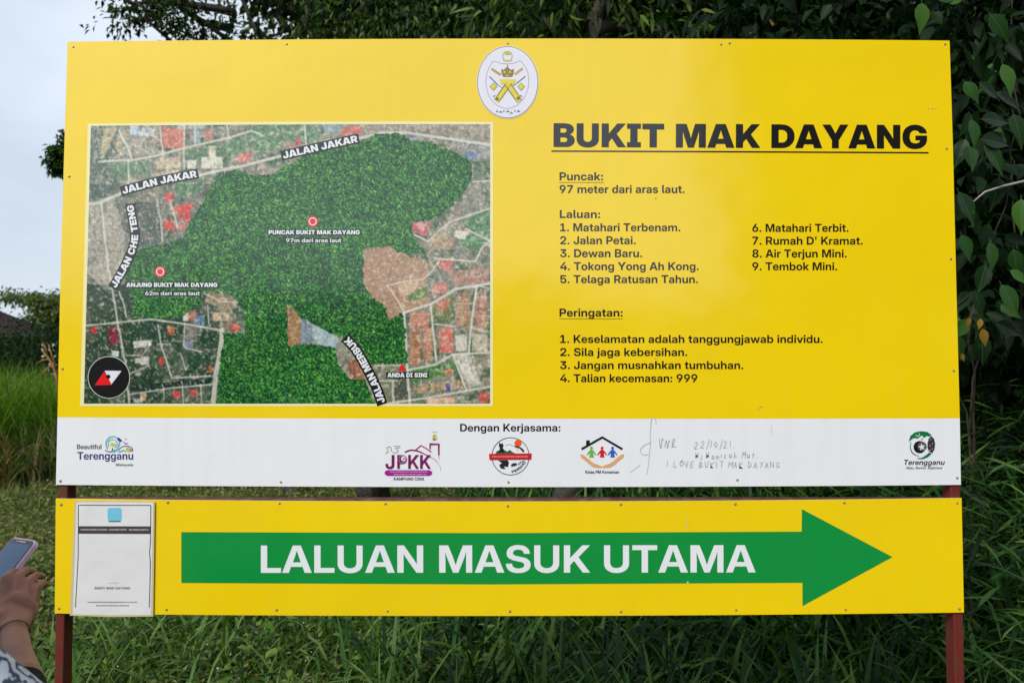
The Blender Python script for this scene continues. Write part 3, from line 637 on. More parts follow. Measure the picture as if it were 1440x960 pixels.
# ------------------------------------------------------------------ lettering
TI = 0.0006
def line(name, txt, x0, x1, y0, y1=None, cap=11, font=0, m=None, parent=None, lift=TI, **k):
    y1 = y0 if y1 is None else y1
    return flat(name, text_loops(txt, [(x0, y0), (x1, y1)], cap, font, **k), m or M_BLK, lift, parent or upper)
line('title_lettering', 'BUKIT MAK DAYANG', 778.3, 1303.5, 206.8, 209.4, 33.2, 1)
flat('title_underline', ribbon([(775.3, 212.6), (1040, 213.6), (1305.7, 215)], 2.0), M_BLK, TI, upper)
T = 'text_line'
line(T, 'Puncak:', 786.8, 847.8, 253.6, cap=11.2); flat('text_underline', ribbon([(786, 256.6), (849, 256.8)], .55), ink(70, 60, 20), TI, upper)
line(T, '97 meter dari aras laut.', 786.8, 962.6, 271.6, cap=11.2)
line(T, 'Laluan:', 787.2, 843.8, 306.6, cap=11.2)
for i, (s, xr) in enumerate((('1. Matahari Terbenam.', 956.5), ('2. Jalan Petai.', 893.7), ('3. Dewan Baru.', 902.8), ('4. Tokong Yong Ah Kong.', 982.3), ('5. Telaga Ratusan Tahun.', 981.3))):
    line(T, s, 787.6, xr, 325.2 + 18.2 * i, cap=11.2)
for i, (s, xr) in enumerate((('6. Matahari Terbit.', 1193), ("7. Rumah D' Kramat.", 1213), ('8. Air Terjun Mini.', 1190.4), ('9. Tembok Mini.', 1177))):
    line(T, s, 1057.8, xr, 326.0 + 18.0 * i, cap=11.2)
line(T, 'Peringatan:', 786.8, 875.4, 445, cap=11.2); flat('text_underline', ribbon([(786, 448.1), (876, 448.3)], .55), ink(70, 60, 20), TI, upper)
for i, (s, xr) in enumerate((('1. Keselamatan adalah tanggungjawab individu.', 1156.6), ('2. Sila jaga kebersihan.', 966.2), ('3. Jangan musnahkan tumbuhan.', 1045), ('4. Talian kecemasan: 999', 980.6))):
    line(T, s, 787.6, xr, 482 + 18.35 * i, cap=11.2)
line(T, 'Dengan Kerjasama:', 647, 788, 606.2, cap=10.6)

# green arrow of the lower board
flat('arrow', [[(255, 747.6), (690, 749), (1127.3, 746.9), (1127.5, 715.3), (1255, 782.6), (1128.4, 851.4), (1128.3, 818.8), (690, 821), (255, 819)]], M_GRN, 0.0005, lower)
_L = text_loops('LALUAN MASUK UTAMA', [(367, 804.8), (1062.5, 804.2)], 38.2, 0)
for _x0, _x1 in ((360, 614), (614, 850), (850, 1070)):      # one mesh for each word
    flat('arrow_lettering', [l for l in _L if _x0 < sum(p[0] for p in l) / len(l) < _x1], M_LET, 0.0009, lower)

# ------------------------------------------------------------------ the aerial map print: a fine sheet of coloured points
MX0, MX1, MY0, MY1 = 118.0, 691.0, 174.0, 568.0
mw, mh = 573, 394
yy, xx = np.mgrid[0:mh, 0:mw]
PX = xx + MX0; PY = yy + MY0
def vnoise(scale, seed, oct=3):
    r = np.random.default_rng(seed); out = np.zeros((mh, mw)); amp = 1; tot = 0
    for o in range(oct):
        s = max(scale / 2 ** o, 1.0)
        gh, gw = int(mh / s) + 3, int(mw / s) + 3
        g = r.random((gh, gw)); y = yy / s; x = xx / s
        y0 = y.astype(int); x0 = x.astype(int); fy = y - y0; fx = x - x0
        fy = fy * fy * (3 - 2 * fy); fx = fx * fx * (3 - 2 * fx)
        v = (g[y0, x0] * (1 - fx) + g[y0, x0 + 1] * fx) * (1 - fy) + (g[y0 + 1, x0] * (1 - fx) + g[y0 + 1, x0 + 1] * fx) * fy
        out += v * amp; tot += amp; amp *= 0.55
    return out / tot
def inside(poly):
    P = np.array(poly, float); c = np.zeros((mh, mw), bool)
    for (x1, y1), (x2, y2) in zip(P, np.roll(P, -1, 0)):
        if y1 == y2: continue
        m = ((PY >= min(y1, y2)) & (PY < max(y1, y2)))
        c ^= m & (PX < x1 + (PY - y1) * (x2 - x1) / (y2 - y1))
    return c
def near(pts):
    d = np.full((mh, mw), 1e9); P = np.array(pts, float)
    for a, b in zip(P[:-1], P[1:]):
        v = b - a; L = v @ v or 1
        t = np.clip(((PX - a[0]) * v[0] + (PY - a[1]) * v[1]) / L, 0, 1)
        d = np.minimum(d, np.hypot(PX - a[0] - t * v[0], PY - a[1] - t * v[1]))
    return d
def mixin(img, mask, col):
    m = np.clip(mask, 0, 1)[..., None]
    return img * (1 - m) + np.array(col, float) * m
def poly_m(img, poly, col, a=1.0): return mixin(img, inside(poly) * a, col)
def road(img, pts, w, col, a=0.85): return mixin(img, np.clip((w * .74 / 2 + 0.9 - near(pts)) / 1.3, 0, 1) * a * (.82 + .36 * (n2 - .5)), col)
def rect(img, x0, y0, x1, y1, col, ang=0, a=1.0):
    cx, cy = (x0 + x1) / 2, (y0 + y1) / 2; c, s = math.cos(math.radians(ang)), math.sin(math.radians(ang))
    hx, hy = (x1 - x0) / 2, (y1 - y0) / 2
    return poly_m(img, [(cx + u * hx * c - v * hy * s, cy + u * hx * s + v * hy * c) for u, v in ((-1, -1), (1, -1), (1, 1), (-1, 1))], col, a)

n1, n2, n3, n4 = vnoise(40, 1), vnoise(12, 2), vnoise(4, 3, 2), vnoise(2, 4, 1)
img = np.zeros((mh, mw, 3)) + np.array([104, 106, 92.])
img = mixin(img, np.clip((n1 - .42) * 4, 0, 1) * .8, (120, 112, 96))
img = mixin(img, np.clip((n2 - .52) * 5, 0, 1) * .75, (38, 70, 46))
# left: dark green gardens low on the sheet, grey town and river upstream
img = mixin(img, inside([(118, 400), (310, 400), (310, 568), (118, 568)]) * np.clip((n1 - .3) * 4, .45, 1), (34, 58, 40))
img = mixin(img, inside([(118, 174), (178, 174), (150, 230), (168, 262), (128, 290), (118, 290)]) * .85, (62, 84, 74))
img = mixin(img, inside([(118, 285), (160, 275), (176, 330), (172, 395), (150, 410), (118, 380)]) * np.clip(.6 + (n2 - .5), 0, 1), (168, 160, 148))
img = mixin(img, inside([(172, 285), (226, 285), (228, 345), (200, 350), (178, 330)]) * .7, (62, 74, 66))
for pl in ([(146, 182), (166, 178), (150, 215), (141, 218)], [(160, 200), (176, 182), (182, 190), (166, 216)], [(140, 222), (150, 214), (146, 224)]):
    img = poly_m(img, pl, (176, 160, 112), .75)
img = rect(img, 168, 178, 224, 220, (146, 142, 126), 0, .6)
for pl in ([(345, 182), (400, 170), (400, 205), (362, 222)], [(262, 212), (292, 206), (292, 226), (268, 226)], [(300, 206), (352, 192), (352, 212), (310, 226)], [(156, 230), (212, 226), (208, 244), (160, 252)],
           [(243, 258), (288, 250), (285, 268), (250, 282)], [(400, 174), (450, 174), (450, 200), (400, 206)]):
    img = poly_m(img, pl, (66, 112, 72), .75)
# house blocks scattered over the town areas
hr = np.random.default_rng(11)
FOR = [(508, 200), (503, 201), (470, 207), (434, 215), (410, 229), (383, 245), (353, 246), (330, 238), (307, 247), (289, 277), (270, 307), (257, 334), (229, 343), (202, 348), (174, 366), (176, 393),
       (186, 416), (187, 445), (215, 448), (257, 445), (282, 430), (284, 411), (307, 409), (332, 418), (345, 446), (344, 468), (316, 468.5), (309, 507), (305, 568),
       (528, 568), (514, 533), (492, 533), (476, 512), (471, 489), (446, 484.5), (405, 484.5), (404, 427), (423, 447), (480, 475), (503, 480), (521, 512), (572, 512), (569, 461), (565, 439),
       (547, 450), (540, 427), (524, 420), (510, 397), (512, 352), (528, 350), (547, 346), (558, 355), (590, 357), (599, 355), (581, 334), (579, 313), (602, 311), (629, 297), (654, 270), (665, 247), (661, 226), (643, 215), (620, 208), (606, 199), (579, 199), (560, 187), (528, 189)]
fm = inside(FOR)
cols = [(182, 120, 100), (196, 176, 150), (170, 90, 76), (160, 158, 152), (200, 196, 184), (120, 96, 80), (176, 60, 54)]
for i in range(900):
    x, y = hr.uniform(MX0, MX1), hr.uniform(MY0, MY1)
    if 118 < x < 230 and 225 < y < 400 and hr.random() < .6: continue
    if 505 < x < 600 and 345 < y < 450: continue
    w, h = hr.uniform(1.2, 5), hr.uniform(1.2, 5)
    img = rect(img, x, y, x + w, y + h, cols[hr.integers(len(cols))], hr.uniform(-20, 20), .6)
# brown clearings
img = poly_m(img, [(505, 345), (550, 340), (575, 362), (600, 366), (604, 385), (596, 408), (606, 424), (568, 442), (545, 455), (505, 430)], (150, 118, 92), .95)
img = mixin(img, inside([(505, 345), (575, 345), (560, 455), (505, 430)]) * np.clip((n3 - .45) * 3, 0, .5), (120, 86, 62))
img = poly_m(img, [(560, 400), (590, 395), (584, 412), (562, 416)], (176, 150, 118), .8)
img = poly_m(img, [(572, 415), (602, 402), (600, 418), (576, 424)], (70, 108, 52), .8)
img = poly_m(img, [(400, 420), (424, 445), (422, 488), (400, 488)], (142, 104, 66), .95)
img = poly_m(img, [(424, 447), (440, 453), (438, 484), (423, 484)], (112, 124, 138))
img = poly_m(img, [(440, 455), (476, 474), (472, 490), (440, 482)], (138, 158, 162))
img = poly_m(img, [(476, 474), (500, 478), (520, 512), (530, 566), (514, 534), (492, 534), (474, 512)], (126, 122, 108))
img = poly_m(img, [(487, 506), (505, 502), (514, 533), (494, 533)], (136, 84, 60))
img = rect(img, 528, 515, 566, 566, (98, 100, 80)); img = rect(img, 556, 530, 574, 562, (70, 74, 62))
# right-hand estate
for p_, c_ in (([(652, 312), (689, 292), (689, 336), (664, 326)], (56, 106, 60)), ([(648, 332), (668, 330), (684, 338), (674, 350), (650, 350)], (58, 112, 62)),
               ([(579, 520), (612, 514), (640, 505), (642, 524), (580, 538)], (62, 108, 48)), ([(686, 450), (690, 450), (690, 475), (684, 475)], (50, 100, 44)),
               ([(604, 430), (638, 412), (640, 450), (612, 456)], (84, 100, 58)), ([(606, 334), (620, 324), (640, 338), (634, 352), (604, 346)], (146, 118, 88)),
               ([(665, 228), (689, 226), (689, 252), (668, 258)], (58, 84, 54)), ([(640, 186), (690, 198), (690, 224), (664, 222), (644, 212)], (120, 120, 118)),
               ([(655, 215), (674, 212), (672, 222), (657, 226)], (84, 102, 144)), ([(500, 174), (690, 174), (690, 200), (575, 184), (510, 190)], (128, 118, 100)),
               ([(578, 190), (592, 192), (590, 199), (576, 198)], (92, 98, 120)), ([(579, 314), (606, 312), (600, 334), (582, 326)], (180, 74, 76)),
               ([(585, 316), (592, 312), (600, 318), (594, 326)], (196, 140, 140)), ([(615, 365), (636, 366), (636, 382), (618, 380)], (184, 86, 82)),
               ([(606, 400), (628, 396), (630, 410), (608, 414)], (178, 104, 92)), ([(640, 324), (660, 326), (654, 338), (640, 334)], (190, 184, 168)),
               ([(636, 498), (659, 496), (677, 540), (658, 544)], (168, 162, 150)), ([(641, 505), (656, 504), (668, 534), (658, 536)], (186, 180, 170)),
               ([(630, 382), (688, 378), (688, 400), (642, 402)], (150, 108, 92)), ([(641, 470), (657, 470), (657, 494), (641, 494)], (180, 176, 160)),
               ([(664, 470), (686, 470), (686, 494), (664, 494)], (170, 160, 140)), ([(672, 553), (689, 550), (689, 567), (674, 567)], (184, 70, 66))):
    img = poly_m(img, p_, c_, .9)
def rowhouses(img, x0, y0, x1, y1, n, col, vertical=True, ang=0):
    for i in range(n):
        v = hr.uniform(-14, 14); c = (col[0] + v, col[1] + v, col[2] + v)
        if vertical:
            h = (y1 - y0) / n; img = rect(img, x0, y0 + i * h, x1, y0 + (i + 1) * h - .8, c, ang)
        else:
            w = (x1 - x0) / n; img = rect(img, x0 + i * w, y0 - i * .55, x0 + (i + 1) * w - .8, y1 - i * .55, c, ang)
    return img
img = rowhouses(img, 643, 412, 661, 457, 11, (162, 116, 84)); img = rowhouses(img, 668, 412, 685, 463, 12, (166, 112, 92))
img = rowhouses(img, 577, 440, 604, 462, 5, (178, 108, 88)); img = rowhouses(img, 578, 466, 592, 512, 10, (158, 96, 62)); img = rowhouses(img, 596, 462, 609, 508, 10, (172, 108, 78))
img = rect(img, 619, 461, 637, 496, (184, 92, 80)); img = rowhouses(img, 582, 541, 652, 553, 15, (150, 124, 92), False)
img = rect(img, 627, 538, 633, 550, (64, 62, 120), -10); img = rect(img, 626, 519, 637, 527, (188, 110, 84)); img = rect(img, 614, 418, 632, 436, (160, 92, 70), 20)
img = rowhouses(img, 600, 560, 640, 568, 5, (190, 140, 116), False)
# left-hand roofs
for (a, b, c, d, k, g) in ((229, 178, 258, 208, (190, 96, 76), -3), (220, 222, 254, 237, (178, 162, 132), -4), (220, 241, 252, 252, (176, 156, 130), -10), (233, 272, 245, 284, (188, 58, 54), 0),
                           (243, 288, 272, 298, (186, 82, 60), -16), (252, 290, 269, 312, (190, 52, 46), 0), (231, 310, 246, 325, (190, 58, 50), 0), (247, 316, 262, 322, (190, 90, 80), -8),
                           (184, 178, 196, 190, (160, 180, 206), 0), (196, 182, 218, 192, (168, 176, 186), 0), (250, 174, 290, 182, (150, 150, 150), 0), (284, 222, 314, 238, (190, 184, 166), 0), (264, 226, 276, 238, (196, 190, 170), 0),
                           (334, 216, 352, 228, (190, 98, 88), -12), (294, 206, 304, 222, (196, 186, 160), 0), (272, 183, 283, 202, (120, 140, 150), 0), (288, 182, 300, 200, (160, 96, 84), 0),
                           (416, 194, 424, 206, (184, 70, 80), 0), (400, 200, 416, 210, (140, 110, 96), -14), (481, 178, 508, 192, (188, 84, 70), -6), (456, 176, 478, 186, (104, 146, 152), 0),
                           (390, 260, 388, 261, (0, 0, 0), 0), (154, 460, 166, 484, (122, 26, 46), -4), (129, 460, 137, 470, (170, 30, 36), 0), (188, 478, 213, 488, (196, 190, 184), -10),
                           (158, 494, 168, 502, (178, 190, 196), 0), (262, 436, 276, 452, (150, 84, 70), 0), (276, 444, 288, 458, (76, 104, 144), 0), (326, 456, 336, 466, (190, 62, 46), 0),
                           (300, 440, 322, 452, (180, 150, 120), 0), (236, 460, 246, 472, (170, 84, 52), 0), (190, 504, 198, 512, (170, 160, 148), 0), (198, 502, 210, 514, (176, 172, 166), 0),
                           (224, 504, 231, 514, (196, 50, 50), 0), (284, 510, 298, 524, (176, 80, 44), -8), (244, 550, 254, 560, (190, 50, 50), 0), (268, 548, 278, 558, (180, 70, 60), 0),
                           (258, 480, 272, 490, (110, 116, 140), 0), (188, 560, 200, 567, (120, 130, 136), 0), (198, 552, 206, 564, (176, 130, 100), 0), (290, 415, 330, 432, (140, 120, 92), 20),
                           (258, 434, 265, 452, (186, 176, 168), 0), (240, 178, 250, 182, (90, 110, 90), 0), (262, 460, 278, 478, (104, 100, 92), 0)):
    img = rect(img, a, b, c, d, k, g, .92)
img = poly_m(img, [(178, 455), (228, 452), (225, 478), (180, 480)], (26, 56, 38), .85)
img = poly_m(img, [(284, 466), (306, 466), (300, 490), (282, 490)], (20, 56, 36), .9)
img = poly_m(img, [(264, 496), (298, 496), (294, 526), (262, 524)], (24, 58, 38), .8)
img = poly_m(img, [(184, 543), (300, 530), (300, 538), (184, 551)], (20, 40, 32), .9)
def soft(a, k):
    for _ in range(k):
        p_ = np.pad(a, ((1, 1), (1, 1), (0, 0)), 'edge'); a = (p_[:-2, 1:-1] + p_[2:, 1:-1] + p_[1:-1, :-2] + p_[1:-1, 2:] + 2 * p_[1:-1, 1:-1]) / 6
    return a
img = soft(img, 1)
g_ = img.mean(-1, keepdims=True); img = g_ + (img - g_) * .9
img = mixin(img, np.clip((vnoise(7, 77) - .5) * 5, 0, 1) * .35 * ((PX > 600) | (PY < 260)), (176, 166, 146))
img = mixin(img, np.clip((vnoise(5, 78) - .56) * 6, 0, 1) * .32 * ~((PX > 500) & (PX < 606) & (PY > 340) & (PY < 456)), (44, 62, 44))
img = mixin(img, np.clip((vnoise(3, 79, 2) - .62) * 8, 0, 1) * .5, (196, 184, 166))
img += (n4 - .5)[..., None] * 34 + (n3 - .5)[..., None] * 26
# streets
RC = (198, 194, 184)
for pts, w in (([(167, 183), (178, 205), (186, 224)], 3), ([(140, 228), (186, 225), (220, 219), (257, 209), (323, 194), (353, 185), (369, 190)], 3.2), ([(225, 178), (229, 214)], 2.5), ([(259, 176), (259, 238)], 2.5),
               ([(181, 224), (181, 260)], 2.5), ([(319, 176), (322, 194)], 2), ([(274, 176), (275, 203)], 2), ([(428, 176), (431, 206)], 2.5), ([(118, 287), (140, 285), (179, 268), (289, 245), (351, 231), (396, 219), (440, 209), (508, 194), (537, 187), (572, 187), (620, 194), (690, 204)], 4.5),
               ([(143, 286), (147, 330), (153, 380), (159, 411), (166, 455), (176, 507), (182, 568)], 3.2), ([(168, 410), (175, 430), (178, 446)], 2.5), ([(221, 280), (226, 310), (229, 340)], 2.5), ([(240, 284), (250, 320)], 2.5),
               ([(118, 458), (160, 454), (213, 449), (262, 456), (312, 465)], 3), ([(222, 457), (228, 490), (242, 531), (298, 528)], 2.2), ([(260, 455), (259, 489), (284, 495)], 1.8), ([(183, 554), (240, 545), (298, 540)], 2),
               ([(178, 500), (200, 500), (210, 488), (214, 478)], 1.6), ([(222, 484), (240, 484)], 1.4), ([(255, 500), (262, 520)], 1.6), ([(182, 525), (210, 514)], 1.6), ([(287, 412), (310, 424), (335, 425)], 1.8),
               ([(292, 430), (294, 455)], 1.8), ([(229, 540), (231, 560)], 1.4), ([(256, 536), (258, 568)], 1.4), ([(282, 540), (284, 568)], 1.4),
               ([(568, 439), (606, 427), (640, 407), (690, 399)], 4), ([(568, 439), (571, 480), (576, 568)], 3.6), ([(606, 430), (610, 470), (614, 507)], 3), ([(574, 520), (613, 512), (636, 498), (690, 495)], 3.4),
               ([(670, 402), (663, 450), (659, 494)], 3.2), ([(636, 498), (656, 549)], 2.8), ([(537, 568), (600, 559), (690, 543)], 3), ([(568, 439), (558, 420), (544, 402), (570, 396), (595, 393), (609, 380), (618, 366)], 1.8),
               ([(690, 293), (664, 302), (634, 312), (618, 324), (602, 340), (582, 330)], 2.4), ([(655, 322), (690, 340)], 2.4), ([(690, 338), (678, 348), (668, 368), (612, 364)], 2.4), ([(665, 256), (690, 254)], 2),
               ([(528, 514), (565, 513)], 1.6), ([(534, 535), (560, 535)], 2.2), ([(553, 536), (553, 566)], 2.4), ([(613, 455), (640, 459)], 2), ([(661, 460), (686, 466)], 2), ([(424, 447), (452, 456), (484, 476)], 2.2), ([(672, 402), (688, 406)], 2)):
    img = road(img, pts, w, RC)
img = road(img, [(313, 464), (308, 505), (303, 530), (300, 568)], 8.5, (186, 182, 168), .95)
# the wooded hill
fr = np.random.default_rng(5)
sp = fr.random((mh // 2 + 2, mw // 2 + 2)); sp = sp[yy // 2, xx // 2]
sp1 = fr.random((mh, mw)); sp3 = vnoise(3.2, 9, 1)
f_ = .36 * sp + .42 * sp1 + .22 * sp3
f_ = f_ + (n1 - .5) * .13 + (n2 - .5) * .10 - .03
pal_x = [0, .27, .40, .50, .62, .74, 1]
pal = np.array([[6, 30, 24], [12, 48, 30], [22, 76, 38], [34, 100, 46], [54, 126, 50], [104, 158, 66], [178, 206, 108]], float)
fcol = np.stack([np.interp(f_, pal_x, pal[:, k]) for k in range(3)], -1)
jx = np.clip(xx + ((vnoise(5, 91) - .5) * 9).astype(int), 0, mw - 1); jy = np.clip(yy + ((vnoise(5, 92) - .5) * 9).astype(int), 0, mh - 1)
fmj = fm[jy, jx]
img = np.where(fmj[..., None], fcol, img)
img = img * .72 + soft(img, 1) * .28
tn = ~fmj
img = np.where(tn[..., None], img * 1.20 + 8 * ((PX > 500) | (PY < 260))[..., None], ((img - 62) * 1.24 + 64) * np.array([1.0, .97, 1.04]))
img = np.clip(img, 4, 232)
L_ = np.where(img / 255 <= .04045, img / 255 / 12.92, ((img / 255 + .055) / 1.055) ** 2.4) * 0.92

# sheet vertices, kept inside the printed quadrilateral of the photograph
cw = [(128.0, 177.3), (689.3, 175.0), (689.2, 567.2), (118.2, 567.2)]
u = np.linspace(0, 1, 573)[None, :]; v = np.linspace(0, 1, 394)[:, None]
top = 177.3 + (175.0 - 177.3) * u - 2.0 * (1 - (2 * u - 1) ** 2) * 0.4
QY = top + (567.2 - top) * v
QXl = 128.0 - 9.8 * v + 0 * u; QXr = 689.3 - .1 * v
QX = QXl + (QXr - QXl) * u
ang = TH + np.arctan((480.0 - QY) / FPX); dz = CAMD * np.tan(ang); dep = CAMD * math.cos(TH) + dz * math.sin(TH)
WX = (QX - 720.0) * dep / FPX; WZ = CAMZ + dz
# colours looked up where each vertex lies
ix = np.clip(np.round(QX - MX0).astype(int), 0, mw - 1); iy = np.clip(np.round(QY - MY0).astype(int), 0, mh - 1)
C_ = L_[iy, ix]
V = np.stack([WX, np.full_like(WX, -0.0009), WZ], -1).reshape(-1, 3)
idx = np.arange(394 * 573).reshape(394, 573)
Fq = np.stack([idx[:-1, :-1], idx[1:, :-1], idx[1:, 1:], idx[:-1, 1:]], -1).reshape(-1, 4)
me = mesh_np('map_print', V, Fq)
ca = me.color_attributes.new('print', 'FLOAT_COLOR', 'POINT')
ca.data.foreach_set('color', np.concatenate([C_.reshape(-1, 3), np.ones((394 * 573, 1))], 1).astype(np.float32).ravel())
M_MAP = vinyl('map_vinyl', (1, 1, 1))
_a = M_MAP.node_tree.nodes.new('ShaderNodeAttribute'); _a.attribute_name = 'print'
M_MAP.node_tree.links.new(_a.outputs['Color'], M_MAP.node_tree.nodes['Principled BSDF'].inputs['Base Color'])
flat('map_border', [[(123.6, 174.4), (250, 172.4), (408, 171.4), (560, 171), (693.4, 171.6), (693.3, 571), (112.7, 571), (118.2, 372)]], M_CRM, 0.0005, upper)
map_o = link('map_print', me, M_MAP, upper)

# names, markers and compass on the map
ML = 0.0014
M_BAND = ink(24, 26, 24); M_LW = M_LET
def road_name(txt, pts, cap, wband, x=1):
    p = Path(pts)
    a0 = p.P[0] - (p.P[1] - p.P[0]) / np.hypot(*(p.P[1] - p.P[0])) * 2.5; a1 = p.P[-1] + (p.P[-1] - p.P[-2]) / np.hypot(*(p.P[-1] - p.P[-2])) * 2.5
    ends = np.vstack([[a0], p.P, [a1]])
    flat('road_name_backing', ribbon(ends, wband), M_BAND, ML, upper)
    flat('road_name', text_loops(txt, p, cap, 1, center=True), M_LW, ML + .0004, upper)
road_name('JALAN JAKAR', [(172.5, 268.5), (225, 254.5), (276.5, 244.5)], 9.6, 13.5)
road_name('JALAN JAKAR', [(398, 219), (450, 207), (502.5, 195.3)], 9.6, 13.5)
road_name('JALAN CHE TENG', [(159.5, 403), (170, 385), (179, 368), (186.5, 350), (190, 333), (187.5, 312), (184.5, 297), (183.5, 289)], 9.4, 13.5)
road_name('JALAN MERBUK', [(537, 566), (531, 549), (523, 531), (515, 516), (506, 500), (497, 487), (486.5, 476)], 9.8, 15)
def map_caption(txt, x0, x1, yc, cap, b):
    flat('caption_backing', ribbon([(x0 - 2, yc), (x1 + 2, yc)], b), ink(34, 48, 40), ML, upper)
    flat('caption', text_loops(txt, [(x0, yc), (x1, yc)], cap, 1 if txt.isupper() else 0, center=True), M_LW, ML + .0004, upper)
map_caption('PUNCAK BUKIT MAK DAYANG', 378, 506, 326.8, 5.8, 8.4)
map_caption('97m dari aras laut', 402.5, 480, 338.2, 5.4, 7.4)
map_caption('ANJUNG BUKIT MAK DAYANG', 178, 306, 400.6, 5.8, 8.4)
map_caption('62m dari aras laut', 204.5, 281, 412.4, 5.4, 7.4)
map_caption('ANDA DI SINI', 545, 601, 527.2, 6.0, 8.6)
R_ = ink(222, 38, 34)
for (cx, cy) in ((440, 311.6), (225.5, 382.2)):
    flat('summit_marker', [circ(cx, cy, 7.7)], R_, ML, upper); flat('summit_marker', [circ(cx, cy, 5.6), circ(cx, cy, 4.3)], M_LW, ML + .0003, upper)
flat('location_marker', [[(565.5, 511), (570, 519), (569, 523), (566, 521.5), (562, 521.5), (560, 520), (562, 516)]], R_, ML + .0002, upper)
flat('compass', [circ(153.5, 530.4, 29.8, n=48)], ink(196, 196, 190), ML, upper); flat('compass', [circ(153.5, 530.4, 28.7, n=48)], ink(16, 15, 16), ML + .0003, upper)
flat('compass_needle', [[(133.5, 541.5), (147.5, 521.5), (158, 541)]], ink(228, 22, 28), ML + .0006, upper)
flat('compass_needle', [[(147.8, 521), (171.5, 521.3), (157.4, 540)]], ink(226, 226, 234), ML + .0009, upper)
flat('compass_needle', [circ(152.8, 529.4, 3)], ink(16, 15, 16), ML + .0012, upper)

# ------------------------------------------------------------------ crest and logos
def zf(s, ox, oy): return lambda *p: [(ox + x / s, oy + y / s) for x, y in p]
LB = 0.0007
def fl(name, loops, c, lvl=0): return flat(name, loops, ink(*c), LB + .0002 * lvl, upper)
q = zf(7.385, 650, 50)
cr = 'crest'
fl(cr, [circ(713.9, 116.1, 44.0, 51.6, 56)], (232, 222, 170), 0)
fl(cr, [circ(713.9, 116.1, 42.9, 50.5, 56)], (104, 96, 96), 1)
fl(cr, [circ(713.9, 116.1, 42.0, 49.6, 56)], (226, 224, 236), 2)
sh = Path([p for p in q((470, 298), (540, 291), (600, 268), (640, 310), (678, 380), (690, 470), (680, 560), (640, 650), (575, 722), (500, 755), (440, 757), (370, 730), (300, 668), (262, 585), (246, 480), (262, 380), (300, 300), (330, 270), (400, 292), (468, 298))]).P
fl(cr, ribbon(sh, .8), (150, 152, 156), 3)
for i, (a, b, w) in enumerate((((505, 470), (355, 685), 62), ((440, 470), (595, 685), 62))):
    fl(cr, ribbon(q(a, b), w / 7.385), (150, 140, 50), 3 + 2 * i); fl(cr, ribbon(q(a, b), w / 7.385 - 2.2), (222, 204, 40), 4 + 2 * i)
fl(cr, [q((385, 458), (555, 458), (540, 512), (400, 505))], (224, 206, 44), 7)
for c in ((362, 662), (582, 655)): fl(cr, [circ(*q(c)[0], 2.6, 2.2, 10)], (128, 100, 50), 8)
fl(cr, [q((405, 350), (430, 362), (468, 325), (505, 362), (535, 350), (532, 400), (515, 430), (425, 430), (408, 400))], (138, 116, 40), 7)
fl(cr, [circ(*q((440, 385))[0], 2, 1.6, 8), circ(*q((495, 385))[0], 2, 1.6, 8), circ(*q((468, 420))[0], 2.6, .9, 8)], (206, 190, 70), 8)
fl(cr, ribbon(q((470, 330), (470, 305)), 1), (120, 110, 60), 7)
fl(cr, ribbon(circ(713.6, 79.6, 6.6, 7, 20), 1.2, True), (170, 166, 120), 4)
fl(cr, [q((432, 180), (470, 162), (508, 180), (495, 205), (445, 205))], (196, 186, 60), 5)
fl(cr, ribbon(q((425, 262), (518, 262)), 1.8), (210, 196, 90), 5)
for a, b, w, c in (((305, 350), (398, 412), 3.6, (178, 150, 70)), ((628, 345), (545, 408), 3.6, (190, 164, 90)), ((283, 428), (372, 520), 1.6, (70, 96, 84)), ((655, 428), (565, 500), 1.6, (70, 96, 84)),
                   ((372, 520), (440, 560), 1.0, (120, 118, 90)), ((565, 500), (500, 560), 1.0, (120, 118, 90)), ((320, 640), (345, 625), 1.6, (110, 120, 70)), ((622, 640), (600, 622), 1.6, (110, 120, 70))):
    fl(cr, ribbon(q(a, b), w), c, 3)
for _o in (0, 287):
    fl(cr, [q((325 + _o, 492), (364 + _o, 533), (325 + _o, 578), (283 + _o, 533))], (150, 150, 30), 5)
    fl(cr, [q((325 + _o, 501), (353 + _o, 533), (325 + _o, 568), (293 + _o, 533))], (214, 206, 40), 6)
for _p in (((395, 668), (500, 520)), ((350, 648), (455, 500)), ((555, 668), (452, 520)), ((600, 640), (505, 500))):
    fl(cr, ribbon(q(*_p), .5), (128, 116, 40), 9)
rs = random.Random(4)
jw = []
for (x, w, dn) in ((352, 22, 0), (385, 34, 6), (425, 16, -2), (462, 30, 2), (500, 26, 14), (540, 14, -4), (570, 34, -2)):
    jw += [q((x, 792 + dn - 8), (x + w * .4, 784 + dn), (x + w, 790 + dn), (x + w * .9, 800 + dn), (x + w * .4, 797 + dn), (x, 802 + dn))]
    jw += [circ(*q((x + w / 2, 775 + dn + rs.uniform(-3, 3)))[0], .5, .5, 6)]
fl(cr, jw, (88, 84, 92), 3)
fl(cr, jw and [circ(713, 156, .6, .9, 6), circ(717, 161, .6, 1.1, 6)], (88, 84, 92), 3)

